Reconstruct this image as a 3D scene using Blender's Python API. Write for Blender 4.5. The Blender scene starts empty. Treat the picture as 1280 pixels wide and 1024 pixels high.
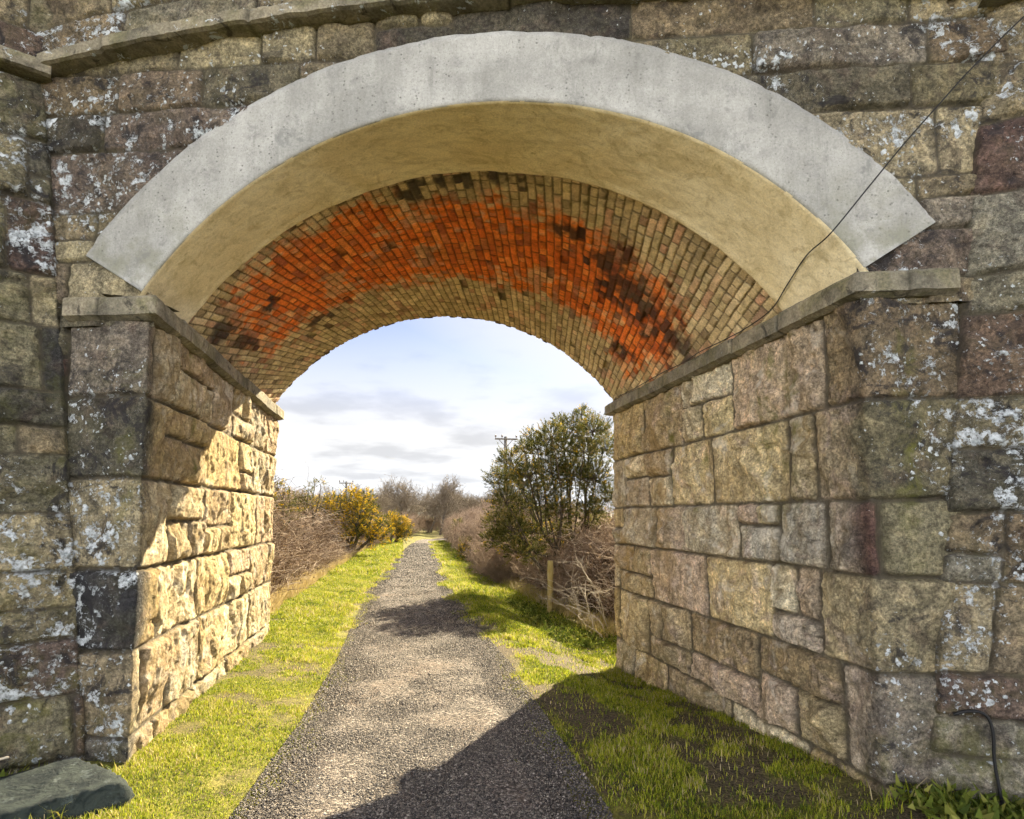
import bpy, math, random
import numpy as np
from mathutils import Vector, Matrix

C = bpy.context.scene
COL = C.collection
RNG = np.random.default_rng(7)
random.seed(7)

# ------------------------------------------------------------------ numpy noise
def _hash(ix, iy, iz, seed):
    h = (ix.astype(np.uint32) * np.uint32(374761393) + iy.astype(np.uint32) * np.uint32(668265263)
         + iz.astype(np.uint32) * np.uint32(2147483647 - 58) + np.uint32(seed * 7919 + 13))
    h = (h ^ (h >> np.uint32(13))) * np.uint32(1274126177)
    h = (h ^ (h >> np.uint32(15))) * np.uint32(2246822519)
    h = h ^ (h >> np.uint32(16))
    return (h & np.uint32(0xffff)).astype(np.float32) / 32767.5 - 1.0

def vnoise(x, y, z=0.0, seed=0):
    x = np.asarray(x, np.float32); y = np.asarray(y, np.float32); z = np.zeros_like(x) + np.float32(z)
    fx, fy, fz = np.floor(x), np.floor(y), np.floor(z)
    ix, iy, iz = fx.astype(np.int32), fy.astype(np.int32), fz.astype(np.int32)
    tx, ty, tz = x - fx, y - fy, z - fz
    tx = tx * tx * (3 - 2 * tx); ty = ty * ty * (3 - 2 * ty); tz = tz * tz * (3 - 2 * tz)
    def c(a, b, d): return _hash(ix + a, iy + b, iz + d, seed)
    x00 = c(0,0,0) * (1-tx) + c(1,0,0) * tx; x10 = c(0,1,0) * (1-tx) + c(1,1,0) * tx
    x01 = c(0,0,1) * (1-tx) + c(1,0,1) * tx; x11 = c(0,1,1) * (1-tx) + c(1,1,1) * tx
    return (x00 * (1-ty) + x10 * ty) * (1-tz) + (x01 * (1-ty) + x11 * ty) * tz

def fbm(x, y, z=0.0, seed=0, octv=4, gain=.5):
    s = 0; a = 1.0; f = 1.0; n = 0
    for k in range(octv):
        s = s + a * vnoise(np.asarray(x) * f, np.asarray(y) * f, np.asarray(z) * f, seed + k * 17)
        n += a; a *= gain; f *= 2.03
    return s / n

def sm(a, b, x):
    t = np.clip((np.asarray(x, float) - a) / (b - a), 0, 1)
    return t * t * (3 - 2 * t)

# ------------------------------------------------------------------ objects
def mesh(name, V, Fs, mat=None, parent=None, attrs=None, smooth=True):
    V = np.asarray(V, np.float32).reshape(-1, 3)
    Fs = [np.asarray(f, np.int32) for f in (Fs if isinstance(Fs, (list, tuple)) else [Fs]) if len(f)]
    me = bpy.data.meshes.new(name)
    me.vertices.add(len(V)); me.vertices.foreach_set('co', V.ravel())
    loops = np.concatenate([f.ravel() for f in Fs]); tot = np.concatenate([np.full(len(f), f.shape[1], np.int32) for f in Fs])
    st = np.concatenate([[0], np.cumsum(tot)[:-1]]).astype(np.int32)
    me.loops.add(len(loops)); me.loops.foreach_set('vertex_index', loops.astype(np.int32))
    me.polygons.add(len(tot)); me.polygons.foreach_set('loop_start', st); me.polygons.foreach_set('loop_total', tot)
    if smooth: me.polygons.foreach_set('use_smooth', np.ones(len(tot), bool))
    me.update(calc_edges=True)
    for k, a in (attrs or {}).items():
        a = np.asarray(a, np.float32)
        if a.ndim == 2:
            at = me.attributes.new(k, 'FLOAT_COLOR', 'POINT'); at.data.foreach_set('color', a.ravel())
        else:
            at = me.attributes.new(k, 'FLOAT', 'POINT'); at.data.foreach_set('value', a.ravel())
    if mat: me.materials.append(mat)
    o = bpy.data.objects.new(name, me); COL.objects.link(o)
    if parent: o.parent = parent
    return o

def tag(o, label=None, cat=None, group=None, kind=None):
    if label: o['label'] = label
    if cat: o['category'] = cat
    if group: o['group'] = group
    if kind: o['kind'] = kind
    return o

def thing(name, label, cat, loc=(0, 0, 0), group=None):
    o = bpy.data.objects.new(name, None); COL.objects.link(o); o.location = loc
    return tag(o, label, cat, group)

def part(name, V, Fs, mat, parent, attrs=None, smooth=True):
    """geometry given in world space, hung under a thing's empty"""
    V = np.asarray(V, np.float32).reshape(-1, 3) - np.array(parent.location, np.float32)
    return mesh(name, V, Fs, mat, parent, attrs, smooth)

def copy_thing(o, loc, rz, sc, label=None):
    r = o.copy(); COL.objects.link(r); r.location = loc; r.rotation_euler = (0, 0, rz); r.scale = sc
    if label: r['label'] = label
    for ch in list(o.children):
        c = ch.copy(); COL.objects.link(c); c.parent = r
    return r

def gridfaces(nv, nu, keep=None):
    i = np.arange(nv * nu).reshape(nv, nu)
    F = np.stack([i[:-1, :-1], i[:-1, 1:], i[1:, 1:], i[1:, :-1]], -1).reshape(-1, 4)
    if keep is not None:
        F = F[keep.ravel()[F].all(1)]
    return F

def compact(V, F, attrs):
    used = np.unique(F); m = np.full(len(V), -1, np.int64); m[used] = np.arange(len(used))
    return V[used], m[F], {k: a[used] for k, a in attrs.items()}

# tubes: many polylines into one soup
class Soup:
    def __init__(s): s.V = []; s.Q = []; s.T = []; s.n = 0; s.A = []
    def tube(s, pts, rad, sides=4, cap=False, a=0.0):
        pts = np.asarray(pts, float); rad = np.broadcast_to(np.asarray(rad, float), (len(pts),))
        t = np.gradient(pts, axis=0); t /= np.linalg.norm(t, axis=1)[:, None] + 1e-9
        ref = np.array([.31, .17, .93]) if abs(t[0, 2]) < .9 else np.array([.93, .2, .1])
        n = np.cross(t, ref); n /= np.linalg.norm(n, axis=1)[:, None] + 1e-9
        b = np.cross(t, n)
        ang = np.arange(sides) * 2 * math.pi / sides
        ring = pts[:, None] + rad[:, None, None] * (np.cos(ang)[None, :, None] * n[:, None] + np.sin(ang)[None, :, None] * b[:, None])
        k = len(pts); idx = s.n + np.arange(k * sides).reshape(k, sides)
        nx = np.roll(idx, -1, 1)
        s.Q.append(np.stack([idx[:-1], nx[:-1], nx[1:], idx[1:]], -1).reshape(-1, 4))
        s.V.append(ring.reshape(-1, 3)); s.n += k * sides
        s.A.append(np.full(k * sides, a))
        if cap:
            for e in (0, -1):
                s.V.append(pts[e][None]); s.A.append([a]); c = s.n; s.n += 1
                r = idx[e]; q = np.roll(r, -1)
                s.T.append(np.stack([np.full(sides, c), r, q] if e else [np.full(sides, c), q, r], -1))
    def add(s, V, F, a=0.0):
        V = np.asarray(V, float).reshape(-1, 3); F = np.asarray(F)
        (s.Q if F.shape[1] == 4 else s.T).append(F + s.n); s.V.append(V); s.n += len(V)
        s.A.append(np.broadcast_to(np.asarray(a, float), (len(V),)))
    def box(s, c, h, rot=None):
        v = np.array([[x, y, z] for x in (-1, 1) for y in (-1, 1) for z in (-1, 1)], float) * np.array(h)
        if rot is not None: v = v @ np.array(rot).T
        s.add(v + np.array(c), [[0,1,3,2],[4,6,7,5],[0,4,5,1],[2,3,7,6],[0,2,6,4],[1,5,7,3]])
    def build(s, name, mat, parent=None, smooth=True):
        V = np.concatenate(s.V); F = []
        if s.Q: F.append(np.concatenate(s.Q))
        if s.T: F.append(np.concatenate(s.T))
        if parent is not None: V = V - np.array(parent.location)
        return mesh(name, V, F, mat, parent, {'var': np.concatenate(s.A)}, smooth)

# ------------------------------------------------------------------ camera model (measured from the photograph)
FPX, PX, PY = 720.0, 640.0, 589.0
PHI = math.atan((645 - PY) / FPX); TH = math.atan((PX - 498) / FPX * math.cos(PHI))
FW = np.array([math.sin(TH) * math.cos(PHI), math.cos(TH) * math.cos(PHI), math.sin(PHI)])
RT = np.array([math.cos(TH), -math.sin(TH), 0.0]); UP = np.cross(RT, FW)
CAM = np.array([0, 0, 1.6])
def ray(x, y): return FW * FPX + RT * (x - PX) + UP * (PY - y)
def at_y(x, y, Y): d = ray(x, y); return CAM + d * (Y / d[1])
def at_z(x, y, z=0.0): d = ray(x, y); return CAM + d * ((z - 1.6) / d[2])

cd = bpy.data.cameras.new('camera'); cam = bpy.data.objects.new('camera', cd); COL.objects.link(cam)
cam.location = CAM; cam.rotation_euler = Vector(FW).to_track_quat('-Z', 'Y').to_euler()
cd.sensor_fit = 'HORIZONTAL'; cd.sensor_width = 36; cd.lens = FPX / 1280 * 36
cd.shift_y = (PY - 512) / 1280; cd.clip_end = 9000; cd.clip_start = .05
C.camera = cam

# ------------------------------------------------------------------ node helper
class NT:
    def __init__(s, name, disp=None):
        s.m = bpy.data.materials.new(name); s.m.use_nodes = True; s.t = s.m.node_tree; s.t.nodes.clear()
        s.out = s.t.nodes.new('ShaderNodeOutputMaterial'); s.b = s.t.nodes.new('ShaderNodeBsdfPrincipled')
        s.t.links.new(s.b.outputs[0], s.out.inputs[0]); s.b.inputs['Roughness'].default_value = .9
        s.b.inputs['Specular IOR Level'].default_value = .25
        s.co = s.n('ShaderNodeTexCoord').outputs['Object']
    def n(s, t, **k):
        x = s.t.nodes.new(t)
        for a, v in k.items(): setattr(x, a, v)
        return x
    def put(s, sock, v):
        if hasattr(v, 'is_output') or isinstance(v, bpy.types.NodeSocket): s.t.links.new(v, sock)
        else:
            if isinstance(v, (tuple, list)) and len(v) == 3 and sock.type == 'RGBA': v = (*v, 1)
            sock.default_value = v
    def noise(s, scale, detail=4, rough=.55, dist=0.0, vec=None, out=0):
        x = s.n('ShaderNodeTexNoise'); x.inputs['Scale'].default_value = scale; x.inputs['Detail'].default_value = detail
        x.inputs['Roughness'].default_value = rough; x.inputs['Distortion'].default_value = dist
        s.put(x.inputs['Vector'], vec if vec is not None else s.co); return x.outputs[out]
    def vor(s, scale, vec=None, out='Distance', feature='F1', rnd=1.0):
        x = s.n('ShaderNodeTexVoronoi', feature=feature); x.inputs['Scale'].default_value = scale
        x.inputs['Randomness'].default_value = rnd
        s.put(x.inputs['Vector'], vec if vec is not None else s.co); return x.outputs[out]
    def math(s, op, a, b=0.0, clamp=False):
        x = s.n('ShaderNodeMath', operation=op); x.use_clamp = clamp
        s.put(x.inputs[0], a); s.put(x.inputs[1], b); return x.outputs[0]
    def step(s, v, lo, hi, t0=0.0, t1=1.0):
        x = s.n('ShaderNodeMapRange'); x.interpolation_type = 'SMOOTHSTEP'
        s.put(x.inputs[0], v); s.put(x.inputs[1], lo); s.put(x.inputs[2], hi); s.put(x.inputs[3], t0); s.put(x.inputs[4], t1)
        return x.outputs[0]
    def mix(s, f, a, b, blend='MIX'):
        x = s.n('ShaderNodeMix', data_type='RGBA', blend_type=blend)
        s.put(x.inputs[0], f); s.put(x.inputs[6], a); s.put(x.inputs[7], b); return x.outputs[2]
    def ramp(s, v, stops, interp='LINEAR'):
        x = s.n('ShaderNodeValToRGB'); x.color_ramp.interpolation = interp
        e = x.color_ramp.elements
        while len(e) < len(stops): e.new(.5)
        for q, (p, c) in zip(e, stops): q.position = p; q.color = (*c, 1)
        s.put(x.inputs[0], v); return x.outputs[0]
    def attr(s, name, out='Fac'):
        x = s.n('ShaderNodeAttribute', attribute_name=name); return x.outputs[out]
    def scale(s, v, sc):
        x = s.n('ShaderNodeVectorMath', operation='MULTIPLY'); s.put(x.inputs[0], v); x.inputs[1].default_value = sc; return x.outputs[0]
    def bump(s, h, dist, strength=1.0, normal=None):
        x = s.n('ShaderNodeBump'); x.inputs['Distance'].default_value = dist; x.inputs['Strength'].default_value = strength
        s.put(x.inputs['Height'], h)
        if normal is not None: s.put(x.inputs['Normal'], normal)
        return x.outputs[0]
    def col(s, c): s.put(s.b.inputs['Base Color'], c)
    def nrm(s, c): s.put(s.b.inputs['Normal'], c)
    def translucent(s, color, f):
        tr = s.n('ShaderNodeBsdfTranslucent'); s.put(tr.inputs[0], color)
        mx = s.n('ShaderNodeMixShader'); mx.inputs[0].default_value = f
        s.t.links.new(s.b.outputs[0], mx.inputs[1]); s.t.links.new(tr.outputs[0], mx.inputs[2]); s.t.links.new(mx.outputs[0], s.out.inputs[0])

def val(m, v):
    x = m.n('ShaderNodeCombineColor'); return x

# ------------------------------------------------------------------ materials
def stone_material():
    m = NT('weathered_sandstone')
    a = m.n('ShaderNodeAttribute', attribute_name='stone')
    sep = m.n('ShaderNodeSeparateColor'); m.t.links.new(a.outputs['Color'], sep.inputs[0])
    r, j, l = sep.outputs[0], sep.outputs[1], sep.outputs[2]; hue = a.outputs['Alpha']
    zone = m.attr('zone'); moss = m.attr('moss')
    big = m.noise(2.3, 5, .6, .6); mid = m.noise(9, 6, .65, .4); fine = m.noise(55, 5, .7); vfine = m.noise(210, 3, .7)
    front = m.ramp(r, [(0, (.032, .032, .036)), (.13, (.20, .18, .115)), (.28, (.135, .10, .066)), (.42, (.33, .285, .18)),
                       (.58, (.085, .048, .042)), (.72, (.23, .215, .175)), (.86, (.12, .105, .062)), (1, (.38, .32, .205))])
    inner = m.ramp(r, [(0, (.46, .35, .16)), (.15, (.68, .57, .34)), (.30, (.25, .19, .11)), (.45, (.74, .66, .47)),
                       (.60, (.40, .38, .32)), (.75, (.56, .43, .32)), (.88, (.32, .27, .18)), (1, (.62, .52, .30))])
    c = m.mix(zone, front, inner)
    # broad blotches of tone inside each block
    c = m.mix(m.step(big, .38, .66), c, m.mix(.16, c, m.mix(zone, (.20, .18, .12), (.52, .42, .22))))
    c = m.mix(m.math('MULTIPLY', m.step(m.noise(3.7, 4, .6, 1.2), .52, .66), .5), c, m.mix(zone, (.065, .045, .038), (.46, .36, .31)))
    c = m.mix(1.0, c, m.ramp(mid, [(.28, (.36, .36, .37)), (.5, (.9, .9, .9)), (.72, (1.6, 1.52, 1.42))]), 'MULTIPLY')
    c = m.mix(1.0, c, m.ramp(fine, [(.3, (.34, .34, .35)), (.5, (1, 1, 1)), (.7, (1.7, 1.7, 1.68))]), 'MULTIPLY')
    c = m.mix(1.0, c, m.ramp(vfine, [(.3, (.5, .5, .5)), (.7, (1.5, 1.5, 1.5))]), 'MULTIPLY')
    c = m.mix(m.math('MULTIPLY', hue, m.step(m.noise(6, 5, .65, .5), .30, .62)), c, m.mix(mid, (.19, .125, .05), (.42, .30, .135)))
    vs_ = m.noise(5.5, 5, .65, .5, m.scale(m.co, (1, 1, .16)))
    c = m.mix(m.math('MULTIPLY', m.math('MULTIPLY', m.step(vs_, .50, .66), zone), .62), c, m.mix(mid, (.12, .085, .04), (.24, .18, .09)))
    c = m.mix(m.math('MULTIPLY', m.math('MULTIPLY', m.step(m.noise(3.3, 5, .65, .6), .56, .66), zone), .45), c, (.62, .58, .50))
    c = m.mix(1.0, c, m.ramp(m.noise(26, 7, .78, .3), [(.32, (.50, .49, .48)), (.5, (1, 1, 1)), (.68, (1.5, 1.5, 1.5))]), 'MULTIPLY')
    # green algae
    alg = m.math('MULTIPLY', m.step(m.noise(4.5, 5, .65, .8), .44, .68), m.step(moss, .05, 1.0), True)
    c = m.mix(m.math('MULTIPLY', alg, .8), c, m.mix(fine, (.075, .085, .014), (.16, .15, .03)))
    # sooty black staining
    st = m.math('MULTIPLY', m.step(m.noise(5.2, 6, .72, 1.0), .51, .62), m.step(l, .12, .7), True)
    c = m.mix(m.math('MULTIPLY', st, .85), c, (.022, .021, .024))
    # lichen: pale crusts with a crisp edge, thinning to specks
    wv = m.n('ShaderNodeVectorMath', operation='ADD'); m.put(wv.inputs[0], m.co); m.put(wv.inputs[1], m.scale(m.noise(22, 5, .7, out=1), (.075, .075, .075)))
    l1 = m.noise(7.5, 8, .68, .5, wv.outputs[0]); l2 = m.noise(26, 6, .7, .6, wv.outputs[0]); l3 = m.vor(42, wv.outputs[0])
    th = m.math('SUBTRACT', .745, m.math('MULTIPLY', l, .238))
    p1 = m.step(m.math('ADD', m.math('MULTIPLY', l1, .65), m.math('MULTIPLY', l2, .35)), th, m.math('ADD', th, .022))
    th2 = m.math('SUBTRACT', .78, m.math('MULTIPLY', l, .22))
    p2 = m.step(l2, th2, m.math('ADD', th2, .03))
    v1 = m.vor(17, wv.outputs[0]); v1c = m.n('ShaderNodeSeparateColor'); m.put(v1c.inputs[0], m.vor(17, wv.outputs[0], 'Color'))
    v2 = m.vor(34, wv.outputs[0]); v2c = m.n('ShaderNodeSeparateColor'); m.put(v2c.inputs[0], m.vor(34, wv.outputs[0], 'Color'))
    clus = m.step(m.noise(2.3, 5, .65), .42, .62)
    r1 = m.math('MULTIPLY', m.math('SUBTRACT', v1c.outputs[0], .50), m.math('MULTIPLY', m.math('MULTIPLY', l, clus), 1.25))
    r2 = m.math('MULTIPLY', m.math('SUBTRACT', v2c.outputs[0], .42), m.math('MULTIPLY', m.math('MULTIPLY', l, clus), 1.35))
    p3 = m.step(m.math('SUBTRACT', r1, v1), -.05, .03); p4 = m.step(m.math('SUBTRACT', r2, v2), -.05, .03)
    p = m.math('MULTIPLY', m.math('MAXIMUM', m.math('MAXIMUM', p1, p3), m.math('MAXIMUM', p4, m.math('MULTIPLY', p2, .8))), m.step(fine, .28, .50), True)
    p = m.math('MULTIPLY', p, m.step(l, .02, .12), True)
    c = m.mix(p, c, m.mix(m.step(m.noise(30, 6, .75), .32, .62), (.26, .29, .30), (.72, .76, .80)))
    # joints: dark, weathered mortar
    jc = m.mix(m.noise(20, 4), (.028, .024, .020), (.10, .085, .06))
    c = m.mix(m.math('MULTIPLY', j, .85), c, jc)
    m.col(c)
    h = m.math('ADD', m.math('MULTIPLY', mid, .9), m.math('ADD', m.math('MULTIPLY', fine, .42), m.math('MULTIPLY', vfine, .12)))
    h = m.math('ADD', h, m.math('MULTIPLY', p, .12))
    m.nrm(m.bump(h, .034, 1.0))
    m.b.inputs['Roughness'].default_value = .92
    return m.m

def plain_stone(name, c0, c1, sc=6):
    m = NT(name)
    c = m.mix(m.noise(sc, 6, .65), c0, c1)
    c = m.mix(1.0, c, m.ramp(m.noise(60, 4, .7), [(.3, (.6, .6, .6)), (.7, (1.35, 1.35, 1.35))]), 'MULTIPLY')
    m.col(c); m.nrm(m.bump(m.noise(45, 6, .7), .01)); return m.m

def dressed_stone():
    m = NT('dressed_sandstone')
    mid = m.noise(8, 6, .65, .5); fine = m.noise(60, 5, .7)
    c = m.mix(m.step(m.noise(2.2, 4), .35, .65), (.16, .145, .11), (.27, .235, .17))
    c = m.mix(m.math('MULTIPLY', m.step(m.noise(4.1, 5, .6, .7), .50, .64), .45), c, m.mix(fine, (.07, .07, .022), (.14, .13, .045)))
    c = m.mix(m.math('MULTIPLY', m.step(m.noise(6, 6, .7, 1), .57, .66), .75), c, (.03, .028, .026))
    c = m.mix(1.0, c, m.ramp(mid, [(.3, (.5, .5, .5)), (.5, (.95, .95, .95)), (.7, (1.35, 1.35, 1.3))]), 'MULTIPLY')
    c = m.mix(1.0, c, m.ramp(fine, [(.3, (.6, .6, .6)), (.7, (1.4, 1.4, 1.4))]), 'MULTIPLY')
    l = m.noise(11, 7, .7, .6); fr = m.attr('lich')
    th = m.math('SUBTRACT', .76, m.math('MULTIPLY', fr, .2))
    c = m.mix(m.step(l, th, m.math('ADD', th, .025)), c, m.mix(m.noise(30), (.34, .38, .42), (.62, .66, .7)))
    c = m.mix(m.math('MULTIPLY', m.attr('joint'), .9), c, (.03, .028, .022))
    m.col(c); m.nrm(m.bump(m.math('ADD', m.math('MULTIPLY', mid, .7), m.math('MULTIPLY', fine, .4)), .016, .9)); return m.m

def concrete_material():
    m = NT('pale_concrete')
    c = m.mix(m.step(m.noise(1.7, 5, .6, .4), .35, .68), (.29, .285, .268), (.44, .432, .41))
    st = m.noise(5, 5, .7, .3, m.scale(m.co, (1.6, 1.6, .45)))
    c = m.mix(1.0, c, m.ramp(st, [(.3, (.84, .84, .83)), (.55, (1, 1, 1)), (.75, (1.08, 1.08, 1.08))]), 'MULTIPLY')
    c = m.mix(1.0, c, m.ramp(m.noise(70, 4, .7), [(.3, (.82, .82, .82)), (.7, (1.15, 1.15, 1.15))]), 'MULTIPLY')
    v = m.vor(38); rnd = m.noise(3.2, 4, .6)
    sp = m.math('MULTIPLY', m.step(v, .34, .12), m.step(m.vor(38, out='Color'), .5, .65))
    sp = m.math('MULTIPLY', sp, m.step(rnd, .42, .6))
    c = m.mix(m.math('MULTIPLY', sp, .8), c, (.13, .13, .12))
    sp2 = m.math('MULTIPLY', m.step(m.vor(90), .34, .12), m.step(m.vor(90, out='Color'), .55, .7))
    c = m.mix(m.math('MULTIPLY', sp2, .75), c, (.16, .16, .15))
    blot = m.step(m.noise(4.3, 5, .72, .3), .61, .68)
    c = m.mix(m.math('MULTIPLY', blot, .55), c, (.17, .175, .17))
    z = m.n('ShaderNodeSeparateXYZ'); m.put(z.inputs[0], m.co)
    low = m.math('MULTIPLY', m.step(z.outputs[2], 4.0, 3.1), m.step(m.noise(5, 5, .65), .4, .65))
    c = m.mix(m.math('MULTIPLY', low, .6), c, (.17, .17, .11))
    c = m.mix(m.math('MULTIPLY', m.step(m.noise(7, 6, .75, .4), .53, .66), .5), c, (.17, .17, .165))
    c = m.mix(m.math('MULTIPLY', m.step(m.noise(13, 5, .7, .2, m.scale(m.co, (1, 1, .12))), .56, .70), .35), c, (.15, .15, .14))
    m.col(c)
    m.nrm(m.bump(m.math('SUBTRACT', m.math('ADD', m.noise(12, 5, .6), m.math('MULTIPLY', m.noise(130, 3), .25)), m.math('MULTIPLY', sp, .5)), .008, .7))
    m.b.inputs['Roughness'].default_value = .8; return m.m

def plaster_material():
    m = NT('ochre_render')
    c = m.mix(m.step(m.noise(1.4, 5, .6, .6), .35, .68), (.72, .60, .36), (.84, .74, .51))
    tr = m.noise(6, 6, .68, 1.2, m.scale(m.co, (.7, 1.8, 1.8)))
    c = m.mix(1.0, c, m.ramp(tr, [(.3, (.74, .72, .66)), (.5, (1, 1, 1)), (.72, (1.10, 1.10, 1.10))]), 'MULTIPLY')
    c = m.mix(m.math('MULTIPLY', m.step(m.noise(5, 5, .7, .8), .58, .68), .4), c, (.34, .24, .09))
    c = m.mix(m.math('MULTIPLY', m.step(m.noise(2.4, 6, .7, 1.0), .52, .68), .4), c, (.42, .33, .15))
    c = m.mix(m.math('MULTIPLY', m.step(m.noise(16, 6, .75, .6), .60, .68), .45), c, (.26, .18, .07))
    c = m.mix(m.math('MULTIPLY', m.step(m.noise(9, 5, .7, .9), .62, .68), .5), c, (.5, .42, .26))
    c = m.mix(1.0, c, m.ramp(m.noise(80, 4), [(.3, (.85, .85, .85)), (.7, (1.12, 1.12, 1.12))]), 'MULTIPLY')
    m.col(c); m.nrm(m.bump(m.math('ADD', tr, m.math('MULTIPLY', m.noise(40, 5), .3)), .008, .7)); return m.m

def brick_material():
    m = NT('old_brick')
    a = m.n('ShaderNodeAttribute', attribute_name='brick')
    sep = m.n('ShaderNodeSeparateColor'); m.t.links.new(a.outputs['Color'], sep.inputs[0])
    r, j, o = sep.outputs[0], sep.outputs[1], sep.outputs[2]; soot = a.outputs['Alpha']
    mid = m.noise(11, 6, .65, .4); fine = m.noise(70, 5, .7)
    buff = m.ramp(r, [(0, (.36, .27, .15)), (.25, (.62, .49, .27)), (.5, (.48, .35, .20)), (.75, (.72, .58, .34)), (.9, (.62, .36, .22)), (1, (.24, .17, .11))])
    org = m.ramp(r, [(0, (.66, .135, .022)), (.3, (.86, .22, .033)), (.6, (.76, .17, .028)), (.8, (.92, .30, .06)), (.92, (.56, .17, .06)), (1, (.42, .10, .035))])
    c = m.mix(o, buff, org)
    c = m.mix(1.0, c, m.ramp(mid, [(.28, (.5, .5, .5)), (.5, (1, 1, 1)), (.72, (1.3, 1.3, 1.3))]), 'MULTIPLY')
    c = m.mix(1.0, c, m.ramp(fine, [(.3, (.65, .65, .65)), (.7, (1.3, 1.3, 1.3))]), 'MULTIPLY')
    c = m.mix(m.math('MULTIPLY', m.math('MULTIPLY', m.step(m.noise(3.0, 5, .65, .6), .5, .66), .28), m.math('SUBTRACT', 1, o)), c, (.17, .165, .05))
    c = m.mix(m.math('MULTIPLY', soot, .93), c, m.mix(fine, (.012, .012, .012), (.045, .04, .034)))
    c = m.mix(m.math('MULTIPLY', j, .88), c, m.mix(o, (.09, .07, .04), (.075, .032, .016)))
    m.col(c); m.nrm(m.bump(m.math('ADD', m.math('MULTIPLY', mid, .5), m.math('MULTIPLY', fine, .35)), .012, .8)); return m.m

M_STONE = stone_material(); M_DRESS = dressed_stone(); M_CONC = concrete_material(); M_PLAST = plaster_material(); M_BRICK = brick_material()
M_CORE = plain_stone('core_stone', (.16, .13, .08), (.25, .21, .14))

# ------------------------------------------------------------------ bridge geometry (metres; Y runs along the bore, bridge is skewed)
XL, XR, YL, YR = -1.64, 2.70, 4.13, 2.90
K = (YR - YL) / (XR - XL); SEC = math.sqrt(1 + K * K); LEN = 4.1
def yf(x): return YL + K * (np.asarray(x, float) - XL)
FT = np.array([1, K, 0]) / SEC                      # along the face to the right
FN = np.array([K, -1, 0]) / SEC                     # out of the face towards the viewer
AC, AZ, RI, RE = 0.512, 1.63, 2.63, 3.125
A0, A1 = math.radians(33.4), math.radians(146.6)
Z_SPR = 2.90

bridge = thing('stone_bridge', 'weathered sandstone arch bridge with brick vault spanning the gravel path', 'bridge', (0.5, 5.5, 0))

def layout(u0, u1, vs, rng, lo, hi, split=.3, fixed=None):
    """irregular coursed rubble: list of (u0,u1,v0,v1)"""
    out = []
    for k in range(len(vs) - 1):
        v0, v1 = vs[k], vs[k + 1]
        us = [u0 - rng.uniform(0, hi * .5)]
        fx = sorted((fixed or {}).get(k, []))
        while us[-1] < u1:
            L = rng.uniform(lo, hi) * (.75 + .5 * (v1 - v0) / .4)
            nxt = us[-1] + L
            for f in fx:
                if us[-1] < f - 1e-6 and nxt > f - lo * .6:
                    nxt = f; break
            us.append(nxt)
        for a, b in zip(us[:-1], us[1:]):
            inq = any(abs(a - fx[i]) < 1e-6 and abs(b - fx[i + 1]) < 1e-6 for i in range(len(fx) - 1))
            if not inq and (v1 - v0) > .32 and rng.random() < split:
                vm = v0 + (v1 - v0) * rng.uniform(.38, .62)
                if b - a > .38 and rng.random() < .55:
                    um = a + (b - a) * rng.uniform(.4, .6)
                    if rng.random() < .5: out += [(a, um, v0, vm), (um, b, v0, vm), (a, b, vm, v1)]
                    else: out += [(a, b, v0, vm), (a, um, vm, v1), (um, b, vm, v1)]
                else:
                    out += [(a, b, v0, vm), (a, b, vm, v1)]
            else:
                out.append((a, b, v0, v1))
    return out

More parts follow.
